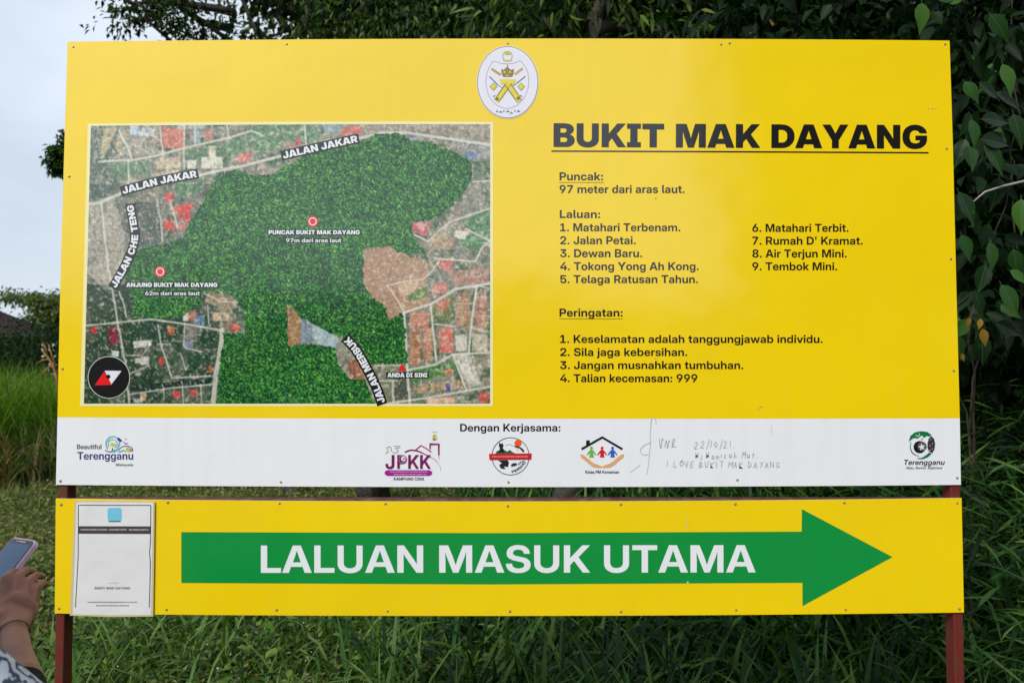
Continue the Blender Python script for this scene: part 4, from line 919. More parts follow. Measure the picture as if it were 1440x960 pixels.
# tourism logo, left
lg = 'tourism_logo'
line(lg, 'Beautiful', 108.3, 143.2, 631, cap=6.6, m=ink(96, 92, 104))
line(lg, 'Terengganu', 108.8, 187.4, 645.8, cap=10.8, m=ink(66, 66, 128))
line(lg, 'Malaysia', 163, 187, 654.8, cap=3.6, m=ink(110, 106, 118))
fl(lg, ribbon(Path([(151, 631), (149, 622), (154, 615), (162, 614), (168, 620), (166, 629), (160, 636)]).P, 1.8), (112, 178, 208), 0)
fl(lg, ribbon(Path([(153, 628), (152, 621), (157, 617.5), (163, 619), (164.5, 625), (161, 629)]).P, 1.6), (140, 206, 176), 1)
fl(lg, [circ(158, 624.5, 2.9, 2.9, 12)], (196, 206, 66), 2); fl(lg, [circ(161.5, 624, 1.2, 1.2, 8)], (232, 180, 166), 3)
fl(lg, [[(164.5, 616), (167, 614.6), (172, 619), (170, 620.6), (166, 619)]], (44, 62, 142), 3)
fl(lg, ribbon([(174, 620.5), (176, 623.5), (180, 623)], 1.0), (96, 66, 132), 3); fl(lg, [circ(177, 616.8, 1.1, 1.1, 8)], (208, 128, 180), 3)
fl(lg, ribbon(Path([(166, 633), (172, 627.6), (180, 627), (185.5, 629), (187, 635)]).P, 1.3, taper=.5), (124, 84, 130), 2)
fl(lg, [circ(180.8, 631.6, 4, 3.2, 14)], (178, 200, 84), 3); fl(lg, [circ(184, 632, 1.4, 2.2, 8)], (210, 130, 110), 4)
fl(lg, ribbon(Path([(148, 632.5), (153, 634.6), (157.5, 634), (158.5, 629.5)]).P, 1.1), (50, 56, 110), 4)
fl(lg, ribbon(Path([(158, 634.5), (163, 632), (168, 634.5), (174, 632.5), (177, 634.5)]).P, 1.4), (110, 190, 186), 5)

# village committee logo
lg = 'village_committee_logo'; P1 = (122, 12, 92); P2 = (176, 60, 124); P3 = (202, 140, 176); P4 = (212, 180, 202)
flat(lg, text_loops('J', [(542, 658.8), (554.6, 658.8)], 19.6), ink(*P1), LB + .0006, upper)
flat(lg, text_loops('PKK', [(558.6, 658.6), (606, 658.6)], 19.4), ink(*P1), LB + .0006, upper)
fl(lg, [circ(566, 645.2, 5.3, 5.6, 18)], (196, 150, 184), 5); fl(lg, [circ(565.6, 645.2, 4.4, 4.7, 16)], (104, 30, 84), 6); fl(lg, [circ(567.2, 644.6, 3.2, 3.4, 14)], (226, 214, 228), 7)
fl(lg, [circ(568.2, 644.4, 1.2, 1.2, 6)], (90, 40, 90), 8)
fl(lg, ribbon([(583, 633.6), (592, 626), (599, 630), (606.5, 635.2)], 1.7), P2, 1)
fl(lg, ribbon(Path([(569, 635.6), (577, 632.6), (586, 633.4), (594, 636.4)]).P, 1.9), P1, 2)
fl(lg, ribbon(Path([(594, 636.4), (601, 640), (606, 642.6)]).P, 1.6), P2, 2); fl(lg, ribbon([(606.4, 642.8), (612, 646), (616, 651)], 1.2), P3, 2); fl(lg, ribbon([(616.2, 651.3), (619, 656), (619.5, 661)], .9), P4, 2)
fl(lg, ribbon([(604.8, 631.5), (604.8, 624.2), (617, 624.2), (617, 640)], 2.0), (150, 40, 100), 1); fl(lg, ribbon([(617, 640.3), (617, 645.5)], 1.2), P4, 1)
fl(lg, [circ(611.2, 614.4, 3.6, 4.8, 14)], (214, 212, 150), 1); fl(lg, [circ(611, 612.4, 1.3, 1.3, 6), [(608, 618.5), (610.6, 614), (614, 618.5)]], (132, 132, 50), 2)
fl(lg, ribbon([(608, 607.3), (614.5, 607.3)], .6), (150, 150, 150), 1)
fl(lg, ribbon(Path([(542, 637.5), (546, 634), (544, 629.5), (549, 628), (551, 634), (555, 636.5), (560, 633.5), (556, 630), (563, 629)]).P, .8), (140, 130, 144), 1)
fl(lg, ribbon([(553.5, 627), (563, 627)], .7), (130, 120, 134), 1)
fl(lg, [Path([(544.5, 660.6), (604, 660.6), (607.6, 662.5), (607.6, 666.4), (604, 668.6), (544.5, 668.6), (541, 666.4), (541, 662.5), (544.5, 660.6)], False).P[:-1].tolist()], (156, 26, 142), 1)
def squiggles(x0, x1, y, h, seed):
    r = random.Random(seed); L = []; x = x0
    while x < x1:
        w = r.uniform(.5, 1.3); L.append([(x, y - h * r.uniform(.3, .5)), (x + w, y - h * .5), (x + w, y + h * r.uniform(.3, .5)), (x, y + h * .5)]); x += w + r.uniform(.35, .8)
    return L
fl(lg, squiggles(549, 601, 663, 1.5, 1), (214, 160, 206), 2); fl(lg, squiggles(554, 598, 666.6, 1.3, 2), (220, 170, 210), 2)
line(lg, 'KAMPUNG CINA', 553.6, 596.6, 675, cap=4.2, m=ink(58, 54, 64), lift=LB)

# round hiking club logo
lg = 'hiking_club_logo'; K = (24, 30, 34)
fl(lg, ribbon(circ(717.9, 641.2, 26.2, 26.2, 48), 1.0, True), (70, 70, 82), 0)
fl(lg, [circ(728.3, 622.8, 5, 4.9, 18)], (238, 90, 22), 1)
fl(lg, [[(722, 626.5), (727, 626.6), (733, 629), (736.5, 632), (737.2, 635.5), (735, 635), (731, 630.4), (726, 628.6)]], (44, 34, 20), 2)
fl(lg, ribbon(Path([(711, 626), (717, 624.6), (723, 627), (727, 631), (728, 634)]).P, .7), (140, 170, 160), 1)
fl(lg, [[(702, 621), (704, 624), (706.5, 622.5), (708, 626), (706.5, 629), (709, 632), (709, 636), (701, 636), (703, 631), (701.5, 626)]], K, 3)
fl(lg, [[(696.5, 637.6), (698.5, 634), (702, 632.6), (706, 634.4), (710, 632.6), (713, 634.4), (717.5, 632), (719.5, 634.6), (726, 637.6)]], (22, 96, 62), 2)
fl(lg, [[(687.6, 637.6), (747.6, 637), (747, 645.6), (688.4, 646.2)]], (196, 24, 34), 4)
fl(lg, squiggles(692, 743, 641.6, 2.4, 5), (226, 140, 140), 5)
fl(lg, [[(700.5, 646.8), (714, 646.6), (715.5, 650), (714, 656), (708, 655), (711, 659), (704, 658), (702, 653), (706, 651)]], K, 3)
fl(lg, [[(718, 653.5), (722, 650.4), (727, 651), (726, 654), (719.5, 655.6)]], (34, 48, 62), 3); fl(lg, ribbon(Path([(728, 653), (732, 649.5), (737, 647.5)]).P, 1.8), (120, 150, 170), 3)
flat(lg, text_loops('PERMAI', Path([(719.5, 663), (727, 660), (733, 655), (738, 648.5)]), 3.4, 0, center=True), ink(*K), LB + .0008, upper)

# house and hands logo
lg = 'community_logo'
fl(lg, ribbon([(817.6, 631.2), (846.8, 614.6), (875.2, 631.2)], 3.0), (14, 14, 22), 1)
fl(lg, [[(824.2, 618.8), (829.4, 618.8), (829.4, 624.4), (824.2, 627.4)]], (14, 14, 22), 0)
for x, c in ((831.6, (100, 182, 64)), (846.6, (206, 20, 28)), (861.3, (40, 96, 196))):
    fl(lg, [circ(x, 629.6, 2.1, 2.1, 12)], c, 1)
    fl(lg, [[(x - 1.4, 632.0), (x + 1.4, 632.0), (x + 4, 634.5), (x + 7, 639), (x + 5.9, 639.8), (x + 2.6, 636.2), (x + 2.4, 638.4), (x + 3.2, 642.6), (x + .4, 642.8), (x, 641.6), (x - .4, 642.8), (x - 3.2, 642.6), (x - 2.4, 638.4), (x - 2.6, 636.2), (x - 5.9, 639.8), (x - 7, 639), (x - 4, 634.5)]], c, 2)
for s in (-1, 1):
    fl(lg, [Path([(846.7 + s * 31, 638.6), (846.7 + s * 27, 638.8), (846.7 + s * 19, 645), (846.7 + s * 12, 650.6), (846.7 + s * 5, 653.2), (846.7 + s * .6, 655.2), (846.7 + s * .6, 657), (846.7 + s * 9, 657), (846.7 + s * 16, 654), (846.7 + s * 23, 648), (846.7 + s * 29.5, 643)]).P.tolist()], (222, 168, 112), 1)
line(lg, 'Kelas PM Kemaman', 823, 870.5, 665.4, cap=4.4, m=ink(36, 32, 62), lift=LB)

# state logo, right
lg = 'state_logo'; GN = (8, 116, 64); cx, cy = 1296, 625.6
def arc(r0, r1, a0, a1, n=20, tap=0):
    o = [(cx + r1 * math.cos(math.radians(a0 + (a1 - a0) * i / n)), cy + r1 * math.sin(math.radians(a0 + (a1 - a0) * i / n))) for i in range(n + 1)]
    I = []
    for i in range(n, -1, -1):
        t = i / n; k = r0 + (r1 - r0) * (1 - math.sin(math.pi * min(1, t if tap == 1 else 1 - t if tap == 2 else .5))) * (1 if tap else 0)
        I.append((cx + k * math.cos(math.radians(a0 + (a1 - a0) * t)), cy + k * math.sin(math.radians(a0 + (a1 - a0) * t))))
    return [o + I]
fl(lg, [[(1277.4, 621), (1280, 612.5), (1286.5, 607.4), (1295, 605.8), (1304, 607), (1309.5, 611), (1307.5, 613.5), (1302.5, 612.5), (1299.5, 615.5), (1296, 611.5), (1291, 615.8), (1284, 615.6)]], GN, 1)
fl(lg, ribbon(Path([(1287, 611.5), (1291.5, 613), (1292.5, 609)]).P, .9), (214, 224, 220), 2)
fl(lg, [[(1304.2, 622), (1306, 616), (1309.5, 612.6), (1313.5, 617), (1314.8, 624), (1314, 631), (1310.8, 637), (1306.6, 634.5), (1304, 630)]], (58, 52, 58), 1)
for (a, b) in ((1308.6, 617.5), (1311, 623.5), (1307.8, 626.5), (1311, 630.5), (1307.6, 632.5)): fl(lg, [circ(a, b, .9, .8, 6)], (180, 172, 180), 2)
fl(lg, [[(1289, 643.6), (1295.5, 643.4), (1303.5, 638.5), (1306, 635.5), (1310, 637.8), (1304.5, 642.5), (1298, 645), (1292.5, 645.2)]], GN, 1)
fl(lg, ribbon(Path([(1281, 621), (1279.8, 628), (1282, 635), (1286.5, 639), (1292, 640.8)]).P, 1.4, taper=.5), (46, 46, 56), 1)
fl(lg, [circ(1293, 628.2, 8.6, 8.6, 24)], (22, 18, 26), 1); fl(lg, [circ(1296.4, 627.2, 6.6, 6.4, 24)], (90, 88, 96), 2)
fl(lg, [[(1296 + (5.4 if i % 2 == 0 else 2.2) * math.cos(math.radians(-100 + 36 * i)), 628.2 + (5.4 if i % 2 == 0 else 2.2) * math.sin(math.radians(-100 + 36 * i))) for i in range(10)]], (226, 224, 232), 3)
fl(lg, [circ(1296.3, 617, 1.4, 1, 8)], (120, 122, 120), 2)
flat(lg, text_loops('Terengganu', [(1270, 653.2), (1327.5, 653.2)], 7.2, 0, slant=.2), ink(24, 22, 30), LB, upper)
line(lg, 'Maju, Berkat, Sejahtera', 1274, 1324.5, 659, cap=3.4, m=ink(96, 94, 108), lift=LB, slant=.2)

# pen scribbles left on the white band
ST = {'I': [[(0, 0), (0, 1)]], 'L': [[(0, 0), (0, 1), (.6, 1)]], 'O': [[(.3, 0), (0, .5), (.3, 1), (.7, .6), (.5, .1), (.3, 0)]], 'V': [[(0, 0), (.3, 1), (.6, 0)]], 'E': [[(.6, 0), (0, 0), (0, 1), (.6, 1)], [(0, .5), (.5, .5)]],
      'B': [[(0, 1), (0, 0), (.5, .2), (.1, .5), (.6, .75), (0, 1)]], 'U': [[(0, 0), (.05, .9), (.4, 1), (.6, 0)]], 'K': [[(0, 0), (0, 1)], [(.6, 0), (0, .55), (.6, 1)]], 'T': [[(0, 0), (.7, 0)], [(.35, 0), (.35, 1)]],
      'M': [[(0, 1), (.1, 0), (.4, .6), (.7, 0), (.8, 1)]], 'A': [[(0, 1), (.3, 0), (.6, 1)], [(.15, .6), (.5, .6)]], 'D': [[(0, 0), (0, 1), (.5, .8), (.6, .4), (0, 0)]], 'Y': [[(0, 0), (.3, .5)], [(.6, 0), (.2, 1)]],
      'N': [[(0, 1), (0, 0), (.6, 1), (.6, 0)]], 'G': [[(.6, .2), (.2, .1), (0, .6), (.3, 1), (.6, .7), (.3, .6)]], 'H': [[(0, 0), (0, 1)], [(.5, 0), (.5, 1)], [(0, .5), (.5, .5)]], 'j': [[(.2, .4), (.2, 1.2), (0, 1.2)]],
      'a': [[(.5, .5), (.1, .5), (.1, 1), (.5, .9), (.5, .5)], [(.5, .9), (.6, 1)]], 'm': [[(0, 1), (0, .5), (.3, .6), (.3, 1)], [(.3, .6), (.6, .6), (.6, 1)]], 'i': [[(0, .5), (0, 1)]], 'z': [[(0, .5), (.4, .5), (0, 1), (.5, 1)]],
      'h': [[(0, 0), (0, 1)], [(0, .6), (.4, .6), (.4, 1)]], 't': [[(.2, 0), (.2, 1)], [(0, .4), (.5, .4)]], '2': [[(0, .2), (.3, 0), (.5, .3), (0, 1), (.6, 1)]], '1': [[(0.1, 0), (0.1, 1)]], '0': [[(.3, .2), (0, .6), (.3, 1), (.6, .6), (.3, .2)]],
      '/': [[(.3, -.3), (0, 1.2)]], '.': [[(0, .9), (.1, 1)]], ' ': []}
def scribble(txt, x0, x1, y0, y1, h, w, c):
    n = sum((.95 if ch not in "Iij1./ " else .55) for ch in txt); s = (x1 - x0) / n; x = x0; L = []
    for ch in txt:
        t = (x - x0) / (x1 - x0); y = y0 + (y1 - y0) * t; wob = rs.uniform(-1.1, 1.1); sl = rs.uniform(-.05, .35)
        for st in ST[ch]:
            pts = [(x + a * s * rs.uniform(.8, 1.0) + sl * (1 - b) * h * .5, y + (b - 1) * h + wob) for a, b in st]
            for a, b in zip(pts[:-1], pts[1:]): L.append(ribbon([a, b], w)[0])
        x += s * (.95 if ch not in "Iij1./ " else .55)
    for i, l in enumerate(L): pass
    # strokes that cross are laid on two levels
    flat('pen_scribble', L[0::2], c, LB, upper); flat('pen_scribble', L[1::2], c, LB + .0002, upper)
PEN = ink(168, 160, 148); PEN2 = ink(184, 182, 184)
scribble('22/10/21.', 976, 1036, 630, 629, 9.5, .8, PEN)
scribble('Hj Hamizah Mat.', 978, 1068, 644.5, 643.5, 8.5, .8, PEN)
scribble('I LOVE BUKIT MAK DAYANG', 938, 1099, 656, 658, 8.5, .8, PEN)
flat('pen_scribble', ribbon([(922.5, 597), (922, 588), (916, 588), (914.2, 610), (914.4, 626), (911.5, 655), (909, 667)], .8), PEN2, LB, upper)
flat('pen_scribble', ribbon(Path([(916, 622), (907, 625), (900.5, 632), (903.5, 638.5), (912, 638.8)]).P, .9), PEN2, LB + .0002, upper)
flat('pen_scribble', ribbon([(886, 664), (890, 661), (900, 653)], .8), PEN2, LB, upper)
flat('pen_scribble', ribbon(Path([(927, 616), (929, 630), (931.5, 616), (934, 629), (937, 619), (938.5, 630), (941, 619), (943, 629), (947, 624), (948.5, 617), (946, 619), (945.5, 627), (951, 628)]).P, .9), ink(164, 160, 150), LB, upper)
flat('pen_scribble', ribbon([(1084, 598), (1086, 610)], .6), PEN2, LB, upper)

# ------------------------------------------------------------------ laminated notice
notice = empty('laminated_notice', SP(160, 785, 0.003), 'white laminated A4 notice taped over the left end of the lower yellow board', 'notice')
nl = [(106.4, 703.6), (160, 703.0), (218.6, 704.4), (217.6, 784), (216.4, 865.4), (158, 866.2), (99.4, 864.2), (102.6, 784)]
M_LAM = vinyl('lamination_film', (0.62, 0.52, 0.30), coat_rough=.25)
M_PAP = vinyl('notice_paper', (0.74, 0.74, 0.745), coat_rough=.22, bump=(9, .5, .01))
def sheet(name, pts, y, t, m, par):
    V = [SP(a, b, y) for a, b in pts] + [SP(a, b, y - t) for a, b in pts]; n = len(pts)
    F = [tuple(range(n)), tuple(range(2 * n - 1, n - 1, -1))] + [(i, (i + 1) % n, n + (i + 1) % n, n + i) for i in range(n)]
    return link(name, mesh_from(name, V, F), m, par)
sheet('laminate', nl, 0.0046, 0.0008, M_LAM, notice)
sheet('paper', [(109.0, 705.6), (160, 705.4), (216.6, 706.0), (215.2, 784), (213.6, 863.4), (158, 863.8), (103.8, 862.4), (106.6, 784)], 0.0050, 0.0003, M_PAP, notice)
NLF = 0.0053
def nf(name, loops, c, lvl=0): return flat(name, loops, ink(*c), NLF + .0002 * lvl, notice)
nf('frame_line', ribbon([(107.6, 853), (111.4, 780), (111.6, 709.6)], 1.1), (70, 68, 76)); nf('frame_line', ribbon([(111.6, 709.4), (213.4, 709.6)], 1.1), (70, 68, 76), 1)
nf('frame_line', ribbon([(213.3, 710), (213.0, 760), (211.6, 775), (212.8, 793), (211.2, 853)], 1.2), (70, 68, 76))
nf('header_band', [[(111.6, 738.8), (212.8, 739.0), (212.6, 749.6), (111.3, 749.2)]], (70, 62, 66), 2)
nf('header_print', squiggles(115, 152, 743.6, 2.4, 21) + squiggles(155, 180, 743.6, 2.6, 22) + squiggles(183, 209, 743.8, 2.4, 23), (186, 178, 184), 3)
ic = Path([(155, 713.2), (170, 713.2), (172.3, 715.5), (172.3, 729.5), (170, 732), (155, 732), (152.7, 729.5), (152.7, 715.5), (155, 713.2)], False).P[:-1].tolist()
nf('app_icon', [ic], (112, 196, 222), 1); nf('app_icon', ribbon([(154, 732.2), (171, 732.2)], 1.2), (60, 66, 72), 2)
nf('app_icon', ribbon(Path([(158.5, 722), (160.5, 718.5), (163, 719.5), (166, 721.5), (164, 723)]).P, .8), (150, 206, 216), 2)
nf('notice_print', squiggles(154, 167, 818.6, 1.2, 31), (170, 168, 170))
nf('notice_print', text_loops('BUKIT MAK DAYANG', [(134.5, 827.2), (184.5, 827.2)], 3.2, 0), (104, 100, 106), 1)
nf('notice_print', squiggles(124.5, 194.5, 845.4, 1.8, 32) + squiggles(136.5, 182.5, 850.2, 1.8, 33), (112, 108, 114))

# ------------------------------------------------------------------ terrain
def sstep(t):
    t = np.clip(t, 0, 1); return t * t * (3 - 2 * t)
def ground_h(x, y):
    x = np.asarray(x, float); y = np.asarray(y, float)
    bank = 1.25 * sstep((x + 0.3) / 3.6) * sstep((y - 0.7) / 4.2)
    far = 0.5 * sstep((y - 12) / 30)
    lump = 0.05 * np.sin(x * 1.7 + 0.6 * y) * np.cos(y * 1.3 - x * .4) * sstep((y + 6) / 4)
    return bank + far + lump
gx = np.concatenate([-np.geomspace(400, 8.2, 26), np.arange(-8, 8.01, .2), np.geomspace(8.2, 400, 26)])
gy = np.concatenate([-np.geomspace(400, 6.2, 24), np.arange(-6, 16.01, .2), np.geomspace(16.2, 400, 26)])
GX, GY = np.meshgrid(gx, gy)
gv = np.stack([GX, GY, ground_h(GX, GY)], -1).reshape(-1, 3)
gi = np.arange(GX.size).reshape(GX.shape)
gf = np.stack([gi[:-1, :-1], gi[:-1, 1:], gi[1:, 1:], gi[1:, :-1]], -1).reshape(-1, 4)
M_GROUND = mat('grassy_soil', (0.035, 0.055, 0.016), 0.95, 0.1, noise=(1.6, (0.06, 0.065, 0.026), 0.9), bump=(14, 0.8, 0.05))
link('ground', mesh_np('ground', gv, gf, True), M_GROUND, None, 'structure')

# ------------------------------------------------------------------ leaves
def unit(a): return a / np.maximum(np.linalg.norm(a, axis=-1, keepdims=True), 1e-9)
def leaf_mesh(name, C, D, N_, L, W, style=0, fold=0.18, droop=0.15):
    """many leaves in one mesh: C base points, D axis, N_ approximate normal, L length, W width"""
    n = len(C); D = unit(D); S = unit(np.cross(D, N_)); Nn = np.cross(S, D)
    L = np.broadcast_to(L, (n,))[:, None]; W = np.broadcast_to(W, (n,))[:, None]
    if style == 0:      # small leaf: four points folded on the midrib
        v = [C, C + D * L * .45 + S * W * .5 + Nn * W * fold, C + D * L - Nn * L * droop, C + D * L * .45 - S * W * .5 + Nn * W * fold]
        f = [(0, 1, 2), (0, 2, 3)]
    else:               # larger leaf with a midrib, shoulders and a drawn-out tip
        def at(t, s, up): return C + D * L * t + S * W * s + Nn * (W * up) - Nn * (L * droop * t * t)
        v = [C, at(.3, .46, fold), at(.3, 0, 0), at(.3, -.46, fold), at(.65, .36, fold * .8), at(.65, 0, 0), at(.65, -.36, fold * .8), at(1, 0, 0)]
        f = [(0, 1, 2), (0, 2, 3), (1, 4, 2), (4, 5, 2), (2, 5, 3), (5, 6, 3), (4, 7, 5), (5, 7, 6)]
    k = len(v); V = np.stack(v, 1).reshape(-1, 3)
    F = (np.arange(n)[:, None, None] * k + np.array(f)[None]).reshape(-1, 3)
    return mesh_np(name, V, F, False)

def clumps(rng, blobs, n_clump, per, r_clump, shell=0.55):
    """points in loose tufts through the volume of some ellipsoids, denser near their skins"""
    w = np.array([b[1][0] * b[1][1] * b[1][2] for b in blobs]) ** .67; w = w / w.sum()
    bi = rng.choice(len(blobs), n_clump, p=w)
    d = unit(rng.normal(size=(n_clump, 3))); r = shell + (1 - shell) * rng.random(n_clump) ** .6
    r = np.where(rng.random(n_clump) < .25, rng.random(n_clump), r)
    Cb = np.array([b[0] for b in blobs], float)[bi]; Rb = np.array([b[1] for b in blobs], float)[bi]
    cc = Cb + d * r[:, None] * Rb
    rc = r_clump * rng.uniform(.6, 1.3, n_clump)
    off = rng.normal(size=(n_clump, per, 3)) * rc[:, None, None] * np.array([1, 1, .55])
    P = (cc[:, None] + off).reshape(-1, 3)
    out = unit(np.repeat(unit(cc - Cb), per, 0) * .5 + off.reshape(-1, 3) / rc.repeat(per)[:, None] * .6)
    return P, out, cc

def foliage(name, rng, blobs, n_clump, per, r_clump, L, W, m, parent, hang=0.5, style=0, shell=.55, kind=None):
    P, out, cc = clumps(rng, blobs, n_clump, per, r_clump, shell)
    n = len(P)
    D = unit(out * (1 - hang * .5) + rng.normal(size=(n, 3)) * .45 + np.array([0, 0, -hang]))
    Nn = unit(rng.normal(size=(n, 3)) * .55 + np.array([0, -.25, 1.0]))
    me = leaf_mesh(name, P, D, Nn, L * rng.uniform(.6, 1.25, n), W * rng.uniform(.7, 1.2, n), style)
    return link(name, me, m, parent, kind), cc

G1 = leafmat('small_dark_leaf', [(.006, .018, .004), (.014, .040, .007), (.028, .070, .010), (.06, .11, .014)])
G2 = leafmat('mid_green_leaf', [(.006, .018, .004), (.012, .036, .007), (.028, .075, .010), (.12, .18, .024)])
G3 = leafmat('deep_green_leaf', [(.004, .012, .004), (.008, .024, .006), (.016, .042, .008), (.034, .072, .012)], spec=.12)
G4 = leafmat('creeper_leaf', [(.005, .018, .005), (.010, .038, .008), (.022, .078, .013), (.06, .15, .02)], rough=.42, per_object=True); add_veins(G4)
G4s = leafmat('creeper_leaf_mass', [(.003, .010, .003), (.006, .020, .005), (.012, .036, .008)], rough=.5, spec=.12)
GY_ = leafmat('dead_yellow_leaf', [(.30, .19, .02), (.22, .12, .02)], per_object=True)
GG = leafmat('grass_blade', [(.004, .018, .005), (.012, .046, .010), (.035, .105, .018), (.11, .21, .035)], trans=.3)
GM = leafmat('meadow_blade', [(.006, .022, .004), (.020, .064, .008), (.06, .145, .016), (.15, .24, .04)], trans=.3)
GT = leafmat('tall_grass_blade', [(.03, .08, .008), (.07, .16, .012), (.12, .24, .018), (.24, .32, .06)], trans=.4)
GL = leafmat('light_blade', [(.05, .12, .016), (.09, .18, .03), (.16, .24, .06)], trans=.3)
GB = leafmat('dry_blade', [(.16, .13, .05), (.24, .18, .08), (.10, .12, .03)], trans=.3)
GH = leafmat('herb_leaf', [(.03, .055, .008), (.09, .135, .018), (.16, .19, .04), (.30, .28, .13)], trans=.35)
GD = leafmat('dry_leaf', [(.12, .075, .04), (.20, .13, .08), (.30, .22, .15), (.10, .05, .03)], trans=.1, rough=.8)
M_BARK = mat('bark', (0.055, 0.045, 0.035), 0.9, 0.2, noise=(9, (0.11, 0.10, 0.085), .9), bump=(28, .8, .02))
M_STEM = mat('stem', (0.025, 0.02, 0.013), 0.8, 0.2, noise=(30, (0.07, 0.055, 0.035), .9))

def branch_path(rng, a, b, sag=.12, n=7):
    a, b = np.array(a, float), np.array(b, float); P = []
    L = np.linalg.norm(b - a); k = rng.normal(size=3) * L * sag
    for i in range(n):
        t = i / (n - 1); P.append(a + (b - a) * t + k * math.sin(math.pi * t) + rng.normal(size=3) * L * .012)
    return P

def tree(label, x, y, height, blobs, n_clump, per, rc, L, W, m, seed, trunk_r=.16, group=None, limbs=None, hang=.5, style=0, trunk_top=None, twigs=40):
    rng = np.random.default_rng(seed); z0 = float(ground_h(x, y))
    root = empty('tree', (x, y, z0), label, 'tree', group)
    top = trunk_top or (x + rng.uniform(-.4, .4), y + rng.uniform(-.3, .3), z0 + height * .8)
    P = branch_path(rng, (x, y, z0 - .15), top, .05, 10)
    R = [trunk_r * (1.25 if i == 0 else 1) * (1 - .75 * i / 9) for i in range(10)]
    link('trunk', mesh_from('trunk', *tube_data(P, R, 9), smooth=True), M_BARK, root)
    o, cc = foliage('crown', rng, blobs, n_clump, per, rc, L, W, m, root, hang, style)
    lt = limbs or []
    if not limbs:
        for b in blobs:
            lt.append((P[rng.integers(4, 9)], b[0]))
    ends = []
    for a, b in lt:
        Q = branch_path(rng, a, b, .1, 8)
        link('limb', mesh_from('limb', *tube_data(Q, [trunk_r * .42 * (1 - .72 * i / 7) for i in range(8)], 7), smooth=True), M_BARK, root)
        ends += Q[2:]
    if ends:
        E_ = np.array(ends); tw = []
        for c in cc[rng.permutation(len(cc))[:twigs]]:
            j = np.argmin(np.linalg.norm(E_ - c, axis=1)); Q = branch_path(rng, E_[j], c, .12, 5)
            tw.append(tube_data(Q, [trunk_r * .13, trunk_r * .11, trunk_r * .08, trunk_r * .06, trunk_r * .03], 5, False))
        v, f = join_data(tw); link('twigs', mesh_from('twigs', v, f, True), M_BARK, root, 'stuff')
    return root

def Bp(px, py, d): return tuple(B(px, py, d))

# the open-branched tree over the left half of the sign
tA = Bp(404, 300, 10.0)
ax, ay = tA[0], tA[1]
lim = [(Bp(405, 70, 10), Bp(330, -30, 9.4)), (Bp(404, 45, 10), Bp(372, -60, 10.2)), (Bp(402, 110, 10), Bp(250, 5, 9.3)), (Bp(330, 40, 9.6), Bp(215, -70, 9.2)), (Bp(404, 60, 10), Bp(430, -40, 10)),
       (Bp(404, 150, 10), Bp(205, 30, 9.0)), (Bp(404, 180, 10), Bp(96, 215, 9.3)), (Bp(330, 20, 9.5), Bp(175, 5, 9.0)), (Bp(400, 20, 10), Bp(300, -260, 9.6)), (Bp(404, 20, 10), Bp(470, -260, 10.2))]
def bl(px, py, d, rx, ry, rz): return (Bp(px, py, d), (rx, ry, rz))
tree('open-branched tree with small leaves rising behind the left half of the sign', ax, ay, 9.0,
     [bl(250, 18, 9.3, .62, .6, .22), bl(188, -2, 9.1, .40, .5, .16), bl(168, 26, 9.0, .15, .2, .17), bl(290, 50, 9.4, .75, .6, .17), bl(345, -25, 9.6, .7, .7, .28), bl(225, -45, 9.2, .7, .6, .22),
      bl(430, 10, 10.2, .5, .8, .6), bl(380, 60, 9.8, .4, .6, .18), bl(300, -260, 9.6, 1.6, 1.5, 1.1), bl(450, -240, 10.2, 1.5, 1.5, 1.1), bl(280, 170, 9.5, .8, .7, .6), bl(180, 220, 9.3, .6, .6, .5)],
     760, 22, .10, .085, .042, G1, 21, .13, limbs=lim, trunk_top=Bp(404, -200, 10.2), twigs=230)
_t = bpy.data.objects['tree']
foliage('hanging_spray', np.random.default_rng(26), [bl(83, 222, 9.2, .05, .12, .20), bl(98, 215, 9.2, .13, .2, .22), bl(80, 234, 9.2, .05, .1, .08)], 90, 22, .04, .075, .04, G1, _t, .6)
# dense trees behind the middle
tree('dense fine-leaved tree behind the middle of the sign, right of the open-branched one', Bp(545, 300, 9.3)[0], Bp(545, 300, 9.3)[1], 8.0,
     [bl(520, 40, 9.2, .75, .8, .9), bl(610, 20, 9.0, .8, .8, .8), bl(680, 60, 8.8, .7, .8, .8), bl(560, -160, 9.4, 1.5, 1.2, 1.2), bl(470, 110, 9.5, .6, .7, .7), bl(650, -120, 9.2, 1.2, 1.0, 1.0), bl(600, 200, 9.2, 1.3, .9, 1.0)],
     760, 34, .17, .11, .042, G2, 22, .17, hang=.9)
tree('tree with long drooping leaves behind the state crest at the top of the sign', Bp(800, 300, 7.2)[0], Bp(800, 300, 7.2)[1], 7.0,
     [bl(760, 20, 7.0, .6, .5, .55), bl(860, 10, 7.2, .65, .5, .6), bl(930, 60, 7.4, .6, .5, .6), bl(820, -160, 7.4, 1.2, .9, .9), bl(800, 150, 7.4, 1.0, .7, .7), bl(960, -90, 7.4, .9, .7, .8)],
     300, 26, .17, .19, .038, G2, 23, .14, hang=.7, style=1)
tree('deep shaded tree behind the title lettering end of the sign', Bp(1080, 300, 8.2)[0], Bp(1080, 300, 8.2)[1], 8.5,
     [bl(1020, 30, 7.8, .8, .7, .8), bl(1120, 20, 7.8, .9, .7, .8), bl(1230, 0, 8.0, 1.0, .8, 1.0), bl(1100, -180, 8.2, 1.6, 1.1, 1.2), bl(1100, 190, 8.0, 1.5, .8, 1.1), bl(1300, 160, 8.0, 1.2, .8, 1.2)],
     620, 26, .2, .16, .06, G3, 24, .2, hang=.6)
